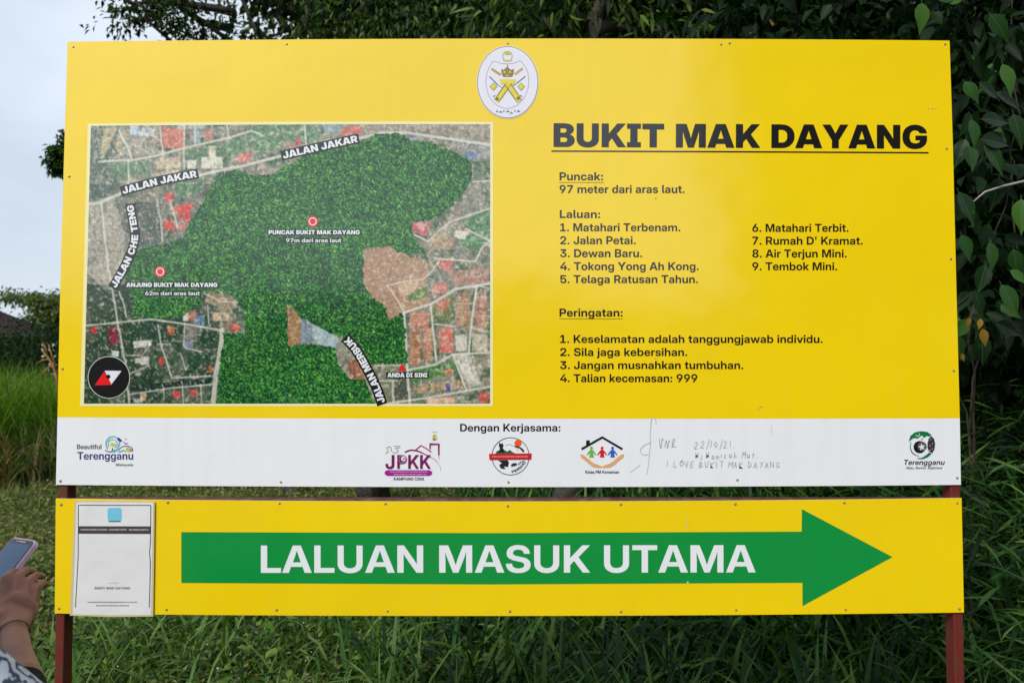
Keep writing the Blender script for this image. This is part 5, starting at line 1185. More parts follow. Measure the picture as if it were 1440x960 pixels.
# the wood further back: many crowns reading as one dark mass
rng = np.random.default_rng(31)
wb = []
for i in range(26):
    px = rng.uniform(360, 2300); d = rng.uniform(11, 15)
    wb.append(bl(px, rng.uniform(-220, 430), d, rng.uniform(1.2, 2.0), 1.1, rng.uniform(1.0, 1.8)))
wood, _c = foliage('woodland', rng, wb, 1500, 30, .34, .30, .12, G3, None, .5, 0, .35, 'stuff')
rng = np.random.default_rng(33)
wb = [bl(px, py, 16.5 + rng.uniform(-.5, .8), 1.6, .8, 1.5) for px in range(470, 2500, 110) for py in (-160, 20, 200, 380)]
o_, _c = foliage('far_woodland', rng, wb, 1900, 22, .38, .42, .2, G3, None, .4, 0, .1, 'stuff')

bb = [bl(px, py, 8.6, .8, .5, .8) for px in range(1310, 1800, 80) for py in range(100, 600, 90)]
o_, _c = foliage('shaded_thicket', rng, bb, 700, 22, .25, .3, .15, G3, None, .4, 0, .1, 'stuff')

# ------------------------------------------------------------------ the creeper-covered shrub at the right edge
shrub = empty('broadleaf_shrub', (2.1, 1.5, float(ground_h(2.1, 1.5))), 'tangled broad-leaved creeper shrub with a few yellow leaves beyond the right edge of the sign', 'shrub')
rng = np.random.default_rng(41)
stems = []
for i in range(15):
    px = rng.uniform(1385, 1760); d = rng.uniform(3.7, 4.8)
    a = B(px, 640, d); b = B(px + rng.uniform(-60, 60), rng.uniform(-140, 60), d + rng.uniform(-.3, .3))
    a.z = float(ground_h(a.x, a.y)) - .05
    stems.append(branch_path(rng, a, b, .05, 12))
for s in ((1350, 640, 3.5, 1354, 420), (1364, 650, 3.55, 1358, 430), (1420, 640, 3.8, 1434, 210)):
    a = B(s[0], s[1], s[2]); a.z = float(ground_h(a.x, a.y)) - .05
    stems.append(branch_path(rng, a, B(s[3], s[4], s[2]), .03, 12))
for S_ in stems:
    link('stem', mesh_from('stem', *tube_data(S_, [.008 * (1 - .6 * i / 11) for i in range(12)], 6), smooth=True), M_STEM, shrub)
tw = [B(1366, 286, 3.25), B(1385, 270, 3.25), B(1410, 262, 3.27), B(1440, 255, 3.3), B(1475, 240, 3.4)]
link('bare_twig', mesh_from('bare_twig', *tube_data(tw, [.003, .0045, .005, .006, .007], 6), smooth=True), mat('pale_twig', (.30, .27, .22), .8), shrub)
def big_leaf(seed):
    r = random.Random(seed); V = []; F = []
    T_ = [0, .10, .26, .46, .66, .84, 1.0]; Wd = [0.0, .22, .40, .41, .27, .10, 0]
    row = []
    for t, w in zip(T_, Wd):
        z = -.22 * t * t + r.uniform(-.01, .01)
        if w == 0: row.append((len(V),)); V.append((0, t, z))
        else:
            k = len(V); cup = .10 * w
            V += [(-w * .62, t, z + cup + r.uniform(-.02, .02)), (-w * .3, t, z + cup * .55), (0, t, z - .012), (w * .3, t, z + cup * .55), (w * .62, t, z + cup + r.uniform(-.02, .02))]
            row.append(tuple(range(k, k + 5)))
    for a, b in zip(row[:-1], row[1:]):
        if len(a) == 1: F += [(a[0], b[i + 1], b[i]) for i in range(4)]
        elif len(b) == 1: F += [(a[i], a[i + 1], b[0]) for i in range(4)]
        else: F += [(a[i], a[i + 1], b[i + 1], b[i]) for i in range(4)]
    v2, f2 = tube_data([(0, -.12, .02), (0, 0, 0)], [.008, .01], 4, False)
    v, f = join_data([(V, F), (v2, f2)])
    me = mesh_from('leaf', v, f, True); me.materials.append(G4); return me
LM = [big_leaf(i) for i in range(4)]
LMY = big_leaf(9); LMY.materials.clear(); LMY.materials.append(GY_)
def put_leaf(me, p, d, nrm, size, parent, label=None, wid=1.0):
    d = Vector(d).normalized(); n_ = Vector(nrm); s = d.cross(n_).normalized(); n_ = s.cross(d)
    o = bpy.data.objects.new('leaf', me); COL.objects.link(o); o.parent = parent
    M = Matrix((s, d, n_)).transposed().to_4x4()
    o.matrix_basis = Matrix.Translation(Vector(p) - parent.location) @ M @ Matrix.Diagonal((size * wid, size, size, 1))
    if label: o['label'] = label
    return o
# leaves placed as clusters on the stems, drooping; the first ones are those that catch the light beside the sign
key = [(1296, 4, 3.0, 40, (.06, 0, -1)), (1352, 2, 3.1, 34, (-1, 0, .3)), (1318, 0, 3.1, 30, (.9, 0, .1)), (1380, 168, 3.2, 44, (1, 0, .15)), (1366, 168, 3.2, 38, (.1, -.2, -1)), (1362, 205, 3.2, 36, (.05, -.3, -1)),
       (1384, 200, 3.2, 50, (.7, -.1, -.9)), (1358, 196, 3.25, 40, (-.5, -.1, -1)), (1378, 196, 3.2, 44, (1, 0, -.05)), (1356, 115, 3.2, 34, (.5, -.2, -1)), (1376, 118, 3.2, 38, (1, 0, -.25)),
       (1392, 340, 3.2, 40, (.2, -.2, -1)), (1386, 372, 3.2, 40, (-.4, -.2, -1)), (1408, 400, 3.2, 46, (.3, -.2, -1)), (1372, 410, 3.2, 34, (.2, -.2, -1)), (1425, 350, 3.2, 36, (.2, -.2, -1)), (1420, 380, 3.2, 30, (.8, -.2, -.5)),
       (1380, 470, 3.3, 40, (-.2, -.2, -1)), (1400, 455, 3.3, 40, (.9, -.1, -.4)), (1348, 270, 3.2, 48, (.5, -.2, -1)), (1362, 450, 3.3, 36, (-.6, 0, -.6)), (1392, 20, 3.3, 44, (.7, -.1, -.9)), (1410, 90, 3.3, 44, (.3, -.2, -1)),
       (1436, 280, 3.2, 46, (-.1, -.2, -1)), (1405, 250, 3.3, 44, (-.3, -.1, -1)), (1345, 470, 3.3, 34, (.1, -.2, -1)), (1352, 330, 3.25, 36, (.2, -.3, -1)), (1425, 160, 3.3, 48, (.2, -.2, -1)), (1400, 130, 3.35, 40, (.9, -.1, -.5))]
for (px, py, d, s, dr) in key:
    put_leaf(LM[int(rng.integers(4))], B(px, py, d), Vector(dr) + Vector(rng.normal(size=3) * .08), Vector((rng.uniform(-.35, .35), -1, rng.uniform(.15, .75))), s * d / FPX * 1.12, shrub)
for (px, py, d, s, dr) in ((1381, 462, 3.15, 26, (.2, -.1, -1)), (1379, 448, 3.15, 16, (-.2, -.1, -1)), (1363, 446, 3.15, 15, (-.2, 0, -1)), (1083, 28, 6.3, 16, (.1, -.1, -1)), (1352, 497, 3.2, 13, (.4, 0, -1))):
    put_leaf(LMY, B(px, py, d), dr, (rng.uniform(-.3, .3), -1, .3), s * d / FPX, shrub, 'yellow withered leaf')
cnt = 0
while cnt < 262:
    S_ = stems[int(rng.integers(len(stems)))]; j = rng.uniform(2.5, 10.9); a = S_[int(j)] + (S_[int(j) + 1] - S_[int(j)]) * (j % 1)
    k = int(rng.integers(2, 5))
    for _ in range(k):
        ph = rng.uniform(0, 2 * math.pi); d = Vector((math.cos(ph), math.sin(ph) * .7 - .25, rng.uniform(-1.1, .15)))
        p = Vector(a) + Vector((d.x, d.y, 0)) * rng.uniform(.02, .16)
        if p.z < 1.62: continue
        put_leaf(LM[int(rng.integers(4))], p, d, Vector((rng.uniform(-.9, .9), -.7, rng.uniform(-.2, 1.2))), rng.uniform(.06, .15), shrub)
        cnt += 1
rng = np.random.default_rng(43)
bb = [bl(px, py, dd, .32, .3, .36) for px in range(1352, 2100, 70) for py, dd in ((-90, 4.9), (20, 4.8), (130, 4.8), (240, 4.8), (350, 4.7), (440, 4.6), (520, 4.9))] + \
     [bl(px, py, 5.4, .4, .3, .4) for px in range(1060, 1360, 70) for py in (-80, 60, 200, 340)]
o_, _c = foliage('leaf_mass', rng, bb, 820, 14, .13, .15, .075, G4s, shrub, .8, 1, .2, 'stuff')
bb = [bl(px, py, 3.9, .14, .2, .2) for px in range(1372, 1700, 60) for py in (40, 150, 250, 350, 430)]
o_, _c = foliage('leaf_mass', rng, bb, 60, 7, .09, .13, .06, G4s, shrub, .8, 1, .2, 'stuff')

# ------------------------------------------------------------------ grasses
def blades(name, rng, n, area, L, W, m, lean=.5, seg=4, kind='stuff', density=None, zoff=0, stiff=1.0, tuft=0):
    """curved grass blades rooted on the ground; area gives x,y arrays"""
    x, y = area
    n = len(x); z = ground_h(x, y) - .01 + zoff
    a = rng.uniform(0, 2 * np.pi, n); Lh = L * rng.uniform(.5, 1.25, n); Wd = W * rng.uniform(.6, 1.2, n)
    ln = lean * rng.uniform(.3, 1.7, n)
    dx, dy = np.cos(a), np.sin(a)
    S = np.stack([-dy, dx, np.zeros(n)], -1)
    tw = rng.uniform(-.7, .7, n)
    V = []
    for i in range(seg + 1):
        t = i / seg; th = ln * t * 1.5 / stiff
        h = Lh * t * np.cos(np.minimum(th * .75, 1.5)); o = Lh * t * np.sin(np.minimum(th, 1.6)) * .9
        w = Wd * (np.sin(math.pi * min(1, .25 + t * .75)) ** .8 if t < 1 else 0) * .5
        c = np.stack([x + dx * o, y + dy * o, z + np.maximum(h, 0)], -1)
        s = S * np.cos(tw * t)[:, None] + np.stack([np.zeros(n), np.zeros(n), np.sin(tw * t)], -1)
        V += [c - s * w[:, None], c + s * w[:, None]]
    k = len(V); V = np.stack(V, 1).reshape(-1, 3)
    f = [(2 * i, 2 * i + 1, 2 * i + 3, 2 * i + 2) for i in range(seg)]
    F = (np.arange(n)[:, None, None] * k + np.array(f)[None]).reshape(-1, 4)
    return link(name, mesh_np(name, V, F, True), m, None, kind)
def scatter(rng, n, x0, x1, y0, y1, clump=0, r=.06):
    if not clump:
        return rng.uniform(x0, x1, n), rng.uniform(y0, y1, n)
    cx, cy = rng.uniform(x0, x1, n // clump), rng.uniform(y0, y1, n // clump)
    return (np.repeat(cx, clump) + rng.normal(size=len(cx) * clump) * r), (np.repeat(cy, clump) + rng.normal(size=len(cx) * clump) * r)
rng = np.random.default_rng(51)
# broad-bladed dark grass behind and under the sign, thicker to the right
x, y = scatter(rng, 15000, -.7, 4.6, .5, 4.2, 6, .05)
keep = rng.random(len(x)) < np.clip((x + .9) / 1.4, .25, 1)
o_ = blades('broad_grass', rng, 0, (x[keep], y[keep]), .42, .026, GG, .85)
x, y = scatter(rng, 9000, -.5, 6.5, 4.2, 9, 6, .08); blades('far_broad_grass', rng, 0, (x, y), .5, .028, GG, .6)
# fine grass in the left and middle
x, y = scatter(rng, 9500, -2.3, 1.0, .4, 4.6, 7, .06); blades('fine_grass', rng, 0, (x, y), .24, .009, GM, .7)
x, y = scatter(rng, 15000, -8.5, .6, 2.8, 9.5, 9, .09); blades('field_grass', rng, 0, (x, y), .17, .009, GH, .6, 3)
x, y = scatter(rng, 3400, -2.3, .8, .6, 4.5, 4, .05); blades('bright_grass', rng, 0, (x, y), .38, .014, GL, 1.0)
# tall grass stand at the left, in front of the hedge
x, y = scatter(rng, 24000, -10.5, -1.5, 9.3, 12.8, 26, .16); blades('tall_grass', rng, 0, (x, y), 1.55, .022, GT, .45, 5)
x, y = scatter(rng, 3500, -10.5, -1.5, 8.4, 9.6, 20, .14); blades('dry_grass', rng, 0, (x, y), .8, .016, GB, .6, 4)
x, y = scatter(rng, 9000, -10.5, -1.5, 8.6, 10.2, 16, .14); blades('shade_grass', rng, 0, (x, y), .85, .022, GG, .7, 4)
# narrow-leaved weeds heaped up beyond the right post
x, y = scatter(rng, 9000, 1.75, 4.2, .7, 3.2, 9, .09); n = len(x)
z = ground_h(x, y) + rng.random(n) ** 1.1 * (.95 + .1 * np.sin(x * 7)) * np.clip((y - .3) / .8, .3, 1)
P_ = np.stack([x, y, z], -1); a_ = rng.uniform(0, 6.28, n)
D_ = np.stack([np.cos(a_), np.sin(a_), rng.uniform(-.5, 1.0, n)], -1)
link('heaped_weeds', leaf_mesh('heaped_weeds', P_, D_, rng.normal(size=(n, 3)) * .4 + [0, -.3, 1], rng.uniform(.12, .30, n), rng.uniform(.008, .022, n), 1, .1, .35), GG, None, 'stuff')
# low herbs and litter
x, y = scatter(rng, 42000, -6.0, .5, .9, 8.0, 10, .05)
z = ground_h(x, y) + rng.uniform(.01, .14, len(x)); n = len(x)
link('low_herbs', leaf_mesh('low_herbs', np.stack([x, y, z], -1), rng.normal(size=(n, 3)) * [1, 1, .35] + [0, 0, .15], rng.normal(size=(n, 3)) * .3 + [0, -.2, 1], rng.uniform(.02, .06, n), rng.uniform(.014, .036, n)), GH, None, 'stuff')
x, y = scatter(rng, 4600, -3.4, .3, .9, 4.6, 14, .07)
z = ground_h(x, y) + rng.uniform(.06, .26, len(x)); n = len(x)
link('broadleaf_weeds', leaf_mesh('broadleaf_weeds', np.stack([x, y, z], -1), rng.normal(size=(n, 3)) * [1, 1, .5] + [0, 0, .1], rng.normal(size=(n, 3)) * .5 + [0, -.4, 1], rng.uniform(.025, .07, n), rng.uniform(.014, .032, n), 1), GM, None, 'stuff')
x, y = scatter(rng, 4500, -5.0, -1.6, 2.2, 9.0, 3, .1); blades('straw', rng, 0, (x, y), .16, .007, GB, 1.2, 3)
x, y = scatter(rng, 9000, -6.0, .8, 1.2, 7.5, 12, .14)
z = ground_h(x, y) + rng.uniform(.0, .10, len(x)); n = len(x)
link('leaf_litter', leaf_mesh('leaf_litter', np.stack([x, y, z], -1), rng.normal(size=(n, 3)) * [1, 1, .2], rng.normal(size=(n, 3)) * .35 + [0, 0, 1], rng.uniform(.03, .07, n), rng.uniform(.015, .035, n)), GD, None, 'stuff')
# tiny pale flowers
x, y = scatter(rng, 420, -2.6, 1.2, .8, 3.6, 4, .12)
z = ground_h(x, y) + rng.uniform(.10, .24, len(x)); n = len(x)
link('tiny_flowers', leaf_mesh('tiny_flowers', np.stack([x, y, z], -1), rng.normal(size=(n, 3)), rng.normal(size=(n, 3)), .008, .008), mat('petal', (.55, .52, .58), .7), None, 'stuff')
# a few single plants that can be told apart
def stem_weed(px, py, dist, h, label, m, seed, n=14, L=.12, W=.03):
    r = np.random.default_rng(seed); b = B(px, py, dist); z0 = float(ground_h(b.x, b.y)); root = empty('weed', (b.x, b.y, z0), label, 'weed')
    P = branch_path(r, (b.x, b.y, z0 - .02), (b.x + r.uniform(-.08, .08), b.y, z0 + h), .05, 8)
    link('stem', mesh_from('stem', *tube_data(P, [.004 * (1 - .6 * i / 7) for i in range(8)], 5), smooth=True), M_STEM, root)
    t = r.uniform(.25, 1, n); C_ = np.array([P[min(int(q * 7), 6)] + (P[min(int(q * 7), 6) + 1] - P[min(int(q * 7), 6)]) * ((q * 7) % 1 if q < 1 else 1) for q in t]); a = r.uniform(0, 6.28, n)
    D = np.stack([np.cos(a), np.sin(a), r.uniform(-.1, .9, n)], -1)
    link('foliage', leaf_mesh('foliage', C_, D, np.tile([0, -.2, 1.], (n, 1)), r.uniform(.6, 1.1, n) * L, W, 1), m, root, 'stuff')
stem_weed(372, 940, 3.6, .55, 'leafy bright green weed below the lower board, left of its middle', GT, 61, 16, .10, .05)
stem_weed(1030, 950, 3.5, .5, 'spiky dark green grass plant below the word UTAMA', GG, 62, 20, .26, .022)
stem_weed(1380, 900, 3.5, .75, 'upright narrow-leaved grass plant at the right of the right red post', GG, 63, 22, .26, .02)
stem_weed(1265, 960, 3.3, .45, 'narrow-leaved grass plant just left of the right red post', GG, 64, 18, .24, .02)

dead = empty('dead_branch', tuple(B(70, 560, 11)), 'dry orange-brown branch sticking up from the tall grass beside the left edge of the sign', 'branch')
_p = [B(84, 560, 11), B(80, 530, 11), B(74, 512, 11), B(66, 500, 11), B(58, 492, 11)]
link('limb', mesh_from('limb', *tube_data(_p, [.022, .02, .016, .012, .007], 6), smooth=True), mat('dead_wood', (.36, .17, .05), .8, .2, noise=(20, (.22, .10, .04), .9)), dead)
for _q in (((74, 512), (62, 522), (54, 530)), ((80, 520), (72, 496), (68, 484)), ((70, 505), (60, 506), (50, 512)), ((66, 500), (64, 488), (60, 482))):
    link('twig', mesh_from('twig', *tube_data([B(a, b, 11) for a, b in _q], [.012, .010, .005], 5), smooth=True), bpy.data.materials['dead_wood'], dead)

# ------------------------------------------------------------------ left distance: hedge, small tree, hut roof
rng = np.random.default_rng(71)
hedge = empty('hedge', (-9.5, 14.5, float(ground_h(-9.5, 14.5))), 'dark green hedge beyond the tall grass, left of the sign', 'hedge')
hb = [bl(px, 497 + rng.uniform(-12, 14), 17 + rng.uniform(-.6, .6), 1.1, .9, .75) for px in range(-320, 420, 55)] + [bl(px, 540, 16.6, 1.1, .8, .9) for px in range(-320, 420, 60)] + [bl(px, 520, 17.8, 1.3, .9, 1.0) for px in range(-320, 420, 60)]
foliage('foliage', rng, hb, 1150, 30, .2, .12, .06, G3, hedge, .4)
hs = []
for i in range(14):
    px = -300 + i * 50; b = B(px, 560, 17); hs.append(tube_data([(b.x, b.y, -.1), (b.x + .1, b.y, 1.6)], [.03, .015], 5, False))
v, f = join_data(hs); link('stems', mesh_from('stems', v, f), M_BARK, hedge)
b = B(96, 500, 23)
tree('light green tree showing above the hedge beside the hut roof', b.x, b.y, 3.6, [bl(60, 426, 23, .42, .6, .22), bl(28, 418, 23.4, .4, .6, .14), bl(84, 424, 23.2, .3, .5, .25), bl(90, 436, 23, .5, .6, .4), bl(120, 446, 23, .6, .6, .5), bl(66, 452, 23, .6, .6, .3), bl(-40, 430, 23.6, .5, .6, .3)],
     230, 26, .16, .13, .07, leafmat('pale_tree_leaf', [(.05, .08, .02), (.08, .13, .03), (.14, .18, .05)]), 72, .10, twigs=30)
# hut: walls under a hipped roof of dark tiles, laid in courses
hut = empty('hut', tuple(B(-40, 528, 21)), 'hut with dark brown hipped roof above the hedge at the left edge', 'hut')
hut.location.z = 0.0
hc = Vector((B(-40, 528, 21).x, B(-40, 528, 21).y, 0)); hz0 = float(ground_h(hc.x, hc.y))
eave = B(0, 478, 21).z; apex = B(0, 424, 21).z
M_WALL = mat('hut_wall', (.22, .19, .16), .9, .2, noise=(4, (.13, .11, .09), .8))
M_TILE = mat('roof_tile', (.030, .015, .017), .8, .3, noise=(6, (.075, .045, .04), .8), bump=(40, .5, .01))
v, f = box_data(hc.x - 1.6, hc.x + 1.0, hc.y - 1.2, hc.y + 1.4, -.2 + hz0, eave - .02); link('wall', mesh_from('wall', v, f), M_WALL, hut)
v, f = box_data(hc.x - .3, hc.x + .25, hc.y - 1.23, hc.y - 1.201, hz0, hz0 + 1.7); link('door', mesh_from('door', v, f), mat('hut_door', (.07, .045, .03), .8), hut)
parts = []
NC = 22
for k in range(NC):
    t0, t1 = k / NC, (k + 1) / NC
    def ring(t, lift):
        hw = 1.25 * (1 - t) + .45 * (1 - t) ; cxx = hc.x - .3
        x0_, x1_ = cxx - .35 - hw, cxx + .35 + hw - 0; y0_, y1_ = hc.y + .1 - 1.75 * (1 - t), hc.y + .1 + 1.75 * (1 - t)
        zz = eave + (apex - eave) * t + lift
        return [(x0_, y0_, zz), (x1_, y0_, zz), (x1_, y1_, zz), (x0_, y1_, zz)]
    a, b2 = ring(t0, .016), ring(t1, .0)
    a0 = ring(t0, 0.0)
    V_ = a0 + a + b2; F_ = []
    for i in range(4):
        j = (i + 1) % 4
        F_ += [(i, j, 4 + j, 4 + i), (4 + i, 4 + j, 8 + j, 8 + i)]
    parts.append((V_, F_))
v, f = join_data(parts); rf = link('roof', mesh_from('roof', v, f), M_TILE, hut)
v, f = tube_data([(hc.x - .68, hc.y + .1, apex), (hc.x + .08, hc.y + .1, apex)], [.05, .05], 8); link('ridge_cap', mesh_from('ridge_cap', v, f), M_TILE, rf)

# ------------------------------------------------------------------ trees behind the viewer, which the glossy sign mirrors
def back_tree(label, x, y, h, w, seed, n=230):
    rng = np.random.default_rng(seed)
    bs = [((x + rng.uniform(-.5, .5) * w, y + rng.uniform(-.4, .4) * w, h * rng.uniform(.32, .88)), (w * .34, w * .34, h * .17)) for _ in range(9)]
    tree(label, x, y, h, bs, n, 24, .3, .34, .17, G1, seed, .22, group=None, twigs=10)
back_tree('tall spreading tree standing behind the viewer on the right', 9.6, -13.0, 11.0, 8.5, 81, 420)
back_tree('second tall tree behind the viewer, further right', 15.5, -11.0, 11.5, 7.0, 82, 300)
rng = np.random.default_rng(87)
bb = [((x_, -15.5 + rng.uniform(-.6, .6), z_), (1.3, 1.0, 1.3)) for x_ in np.arange(6.2, 34, 1.7) for z_ in (.8, 2.6, 4.4, 6.2, 8.0, 9.6)]
foliage('wood_behind_viewer', rng, bb, 2100, 16, .5, .6, .34, G3, None, .3, 0, .1, 'stuff')
bb = [((x_, -26 + rng.uniform(-.8, .8), z_), (1.4, 1.2, 1.0)) for x_ in np.arange(-34, 9, 1.9) for z_ in (.7, 2.2, 3.3 + rng.uniform(-.25, .35))]
foliage('thicket_behind_viewer', rng, bb, 1500, 16, .4, .6, .36, G3, None, .3, 0, .1, 'stuff')

# ------------------------------------------------------------------ the person at the left with a phone
person = empty('person', (-1.02, -1.18, float(ground_h(-1.02, -1.18))), 'person in a loose pale blue-grey top, reaching toward a phone, thin bracelet on the wrist', 'person')
M_SKIN = mat('skin', (.27, .12, .075), .5, .4, noise=(26, (.17, .075, .05), .7), bump=(220, .25, .001))
M_SKIN.node_tree.nodes['Principled BSDF'].inputs['Subsurface Weight'].default_value = .06
M_SKIN.node_tree.nodes['Principled BSDF'].inputs['Subsurface Radius'].default_value = (.01, .004, .002)

def capsule(a, b, ra, rb, n=14):
    a, b = Vector(a), Vector(b); d = (b - a); L = d.length; d = d / L if L > 1e-6 else Vector((0, 0, 1))
    P, R = [], []
    for t in (-1, -.85, -.5, 0): P.append(a + d * ra * t); R.append(max(ra * math.sqrt(max(0, 1 - t * t)), .0006))
    for t in (0, .5, .85, 1): P.append(b + d * rb * t); R.append(max(rb * math.sqrt(max(0, 1 - t * t)), .0006))
    return tube_data(P, R, n)
def ellipsoid(c, r, rot=None, n=16):
    V, F = [], []; c = Vector(c)
    for i in range(n + 1):
        th = math.pi * i / n
        for k in range(2 * n):
            ph = math.pi * k / n; q = Vector((max(math.sin(th), .01) * math.cos(ph) * r[0], max(math.sin(th), .01) * math.sin(ph) * r[1], math.cos(th) * r[2]))
            V.append(c + (rot @ q if rot else q))
    for i in range(n):
        for k in range(2 * n):
            F.append((i * 2 * n + k, (i + 1) * 2 * n + k, (i + 1) * 2 * n + (k + 1) % (2 * n), i * 2 * n + (k + 1) % (2 * n)))
    F.append(tuple(range(2 * n - 1, -1, -1))); F.append(tuple(range(n * 2 * n, (n + 1) * 2 * n)))
    return V, F
def fused(name, parts, voxel, m, parent, smooth=6):
    v, f = join_data(parts); me = mesh_from(name, v, f)
    o = bpy.data.objects.new(name, me); COL.objects.link(o)
    r = o.modifiers.new('r', 'REMESH'); r.mode = 'VOXEL'; r.voxel_size = voxel; r.use_smooth_shade = True
    s = o.modifiers.new('s', 'SMOOTH'); s.factor = .5; s.iterations = smooth
    dg = bpy.context.evaluated_depsgraph_get(); me2 = bpy.data.meshes.new_from_object(o.evaluated_get(dg))
    bpy.data.objects.remove(o); me2.name = name
    me2.materials.clear()
    return link(name, me2, m, parent)

# phone: corners worked out from its width and lean
PW = Vector((.894, -.447, 0)); PL = Vector((.30, .60, .74)).normalized(); PN = PW.cross(PL).normalized()
if PN.y > 0: PN = -PN
TRc = B(52.5, 759.5, 1.43)
pw, pl, pt = .073, .150, .009
def ph(u, v, n=0): return TRc - PW * (pw * (1 - u)) - PL * (pl * v) + PN * n       # u 0..1 left to right, v 0..1 top to bottom
def rounded(u0, u1, v0, v1, r, k=6):
    P = []
    W_, H_ = pw, pl
    x0, x1, y0, y1 = u0 * W_, u1 * W_, v0 * H_, v1 * H_
    for (cx_, cy_, a0) in ((x1 - r, y0 + r, -90), (x1 - r, y1 - r, 0), (x0 + r, y1 - r, 90), (x0 + r, y0 + r, 180)):
        for i in range(k + 1):
            a = math.radians(a0 + 90 * i / k); P.append(((cx_ + r * math.cos(a)) / W_, (cy_ + r * math.sin(a)) / H_))
    return P
phone = empty('phone', tuple(ph(.5, .5)), 'smartphone in a pale pink case held up with dark screen showing, left edge', 'phone')
def slab(name, out, n0, n1, m, parent, inner=None):
    k = len(out); V = [ph(u, v, n0) for u, v in out] + [ph(u, v, n1) for u, v in out]
    F = [tuple(range(k)), tuple(range(2 * k - 1, k - 1, -1))] + [(i, k + i, k + (i + 1) % k, (i + 1) % k) for i in range(k)]
    return link(name, mesh_from(name, V, F), m, parent)
M_CASE = mat('pink_case', (.62, .40, .56), .35, .5)
M_GLASS = mat('phone_glass', (.010, .016, .035), .12, .6)
case = slab('case', rounded(0, 1, 0, 1, .011), -.0095, 0, M_CASE, phone); bevel(case, .0012)
slab('bezel', rounded(.035, .965, .017, .983, .009), .0003, .0008, mat('bezel', (.03, .035, .045), .3), phone)
scr = mat('phone_screen', (.02, .04, .07), .4, .35)
pn = scr.node_tree.nodes['Principled BSDF']; pn.inputs['Emission Color'].default_value = (.05, .09, .17, 1); pn.inputs['Emission Strength'].default_value = .5
slab('screen', rounded(.06, .94, .075, .93, .003), .0010, .0013, scr, phone)
slab('speaker', rounded(.38, .66, .040, .050, .0006, 3), .0010, .0014, mat('speaker_grille', (.5, .5, .52), .4), phone)
slab('camera_dot', rounded(.30, .34, .038, .052, .0008, 3), .0010, .0014, mat('lens_dot', (.4, .42, .46), .3), phone)

# hand in front of the screen, seen from its back: knuckles placed by where they stand, fingers bend away to the glass
HD = 1.335
mcp = [B(5, 841, HD), B(21, 837, HD + .002), B(36, 841, HD + .004), B(48, 850, HD + .004)]
wr = B(17, 884, HD - .035)
pip = [B(8.5, 812, HD + .014), B(25.5, 810, HD + .016), B(41, 816, HD + .016), B(54, 825, HD + .014)]
tipd = [Vector((.001, .034, .004)), Vector((.001, .038, .004)), Vector((.0, .036, .003)), Vector((-.003, .028, .002))]
fr_ = [.0078, .0080, .0074, .0064]
arm = []
for i in range(4):
    dip = pip[i] + tipd[i] * .62 + Vector((0, 0, .002)); tip = dip + Vector((tipd[i].x, tipd[i].y * .45, -.006))
    arm += [capsule(mcp[i], pip[i], fr_[i] * 1.12, fr_[i] * 1.02), capsule(pip[i], dip, fr_[i] * 1.02, fr_[i] * .9), capsule(dip, tip, fr_[i] * .9, fr_[i] * .78)]
    arm += [capsule(wr + (mcp[i] - wr) * .12 + Vector(((i - 1.5) * .006, 0, 0)), mcp[i], .013, fr_[i] * 1.22)]
    # web between neighbours
    if i < 3: arm.append(capsule(mcp[i] + (wr - mcp[i]) * .30, mcp[i + 1] + (wr - mcp[i + 1]) * .30, .0095, .0095))
arm.append(ellipsoid(wr + (mcp[1] * .5 + mcp[2] * .5 - wr) * .52 + Vector((0, .008, 0)), (.030, .012, .034)))
thb = [wr + Vector((-.022, .012, .018)), B(-14, 850, HD + .012), B(-18, 832, HD + .03), B(-14, 818, HD + .05)]
for i in range(3): arm.append(capsule(thb[i], thb[i + 1], .0125 - .0015 * i, .011 - .0012 * i))
elb = B(36, 1045, 1.10); shd = Vector((-.93, -1.20, 1.34))
fm_ = wr + (elb - wr) * .5
arm += [capsule(wr, wr + (elb - wr) * .28, .0205, .0245), capsule(wr + (elb - wr) * .28, fm_, .0245, .033), capsule(fm_, elb, .034, .037), capsule(elb, shd, .037, .047)]
# the other arm, bent up to the far side of the phone
cxp = -1.12; base_y = -1.22
shl = Vector((-1.31, -1.22, 1.34)); ell = Vector((-1.34, -1.10, 1.06)); wl_ = Vector((-1.04, -.90, 1.10)); pc = ph(-.02, .55, -.012)
arm += [capsule(shl, ell, .045, .036), capsule(ell, wl_, .036, .022), capsule(wl_, pc + Vector((-.03, -.01, -.02)), .022, .020)]
for i in range(4):
    a = pc + Vector((-.022, .0, .026 - .018 * i)); arm += [capsule(pc + Vector((-.03, -.01, -.012)), a, .012, .0085), capsule(a, ph(.22, .36 + .12 * i, -.018), .0085, .0075)]
arm += [capsule(pc + Vector((-.035, -.02, .0)), ph(.02, .50, .012), .011, .0085)]
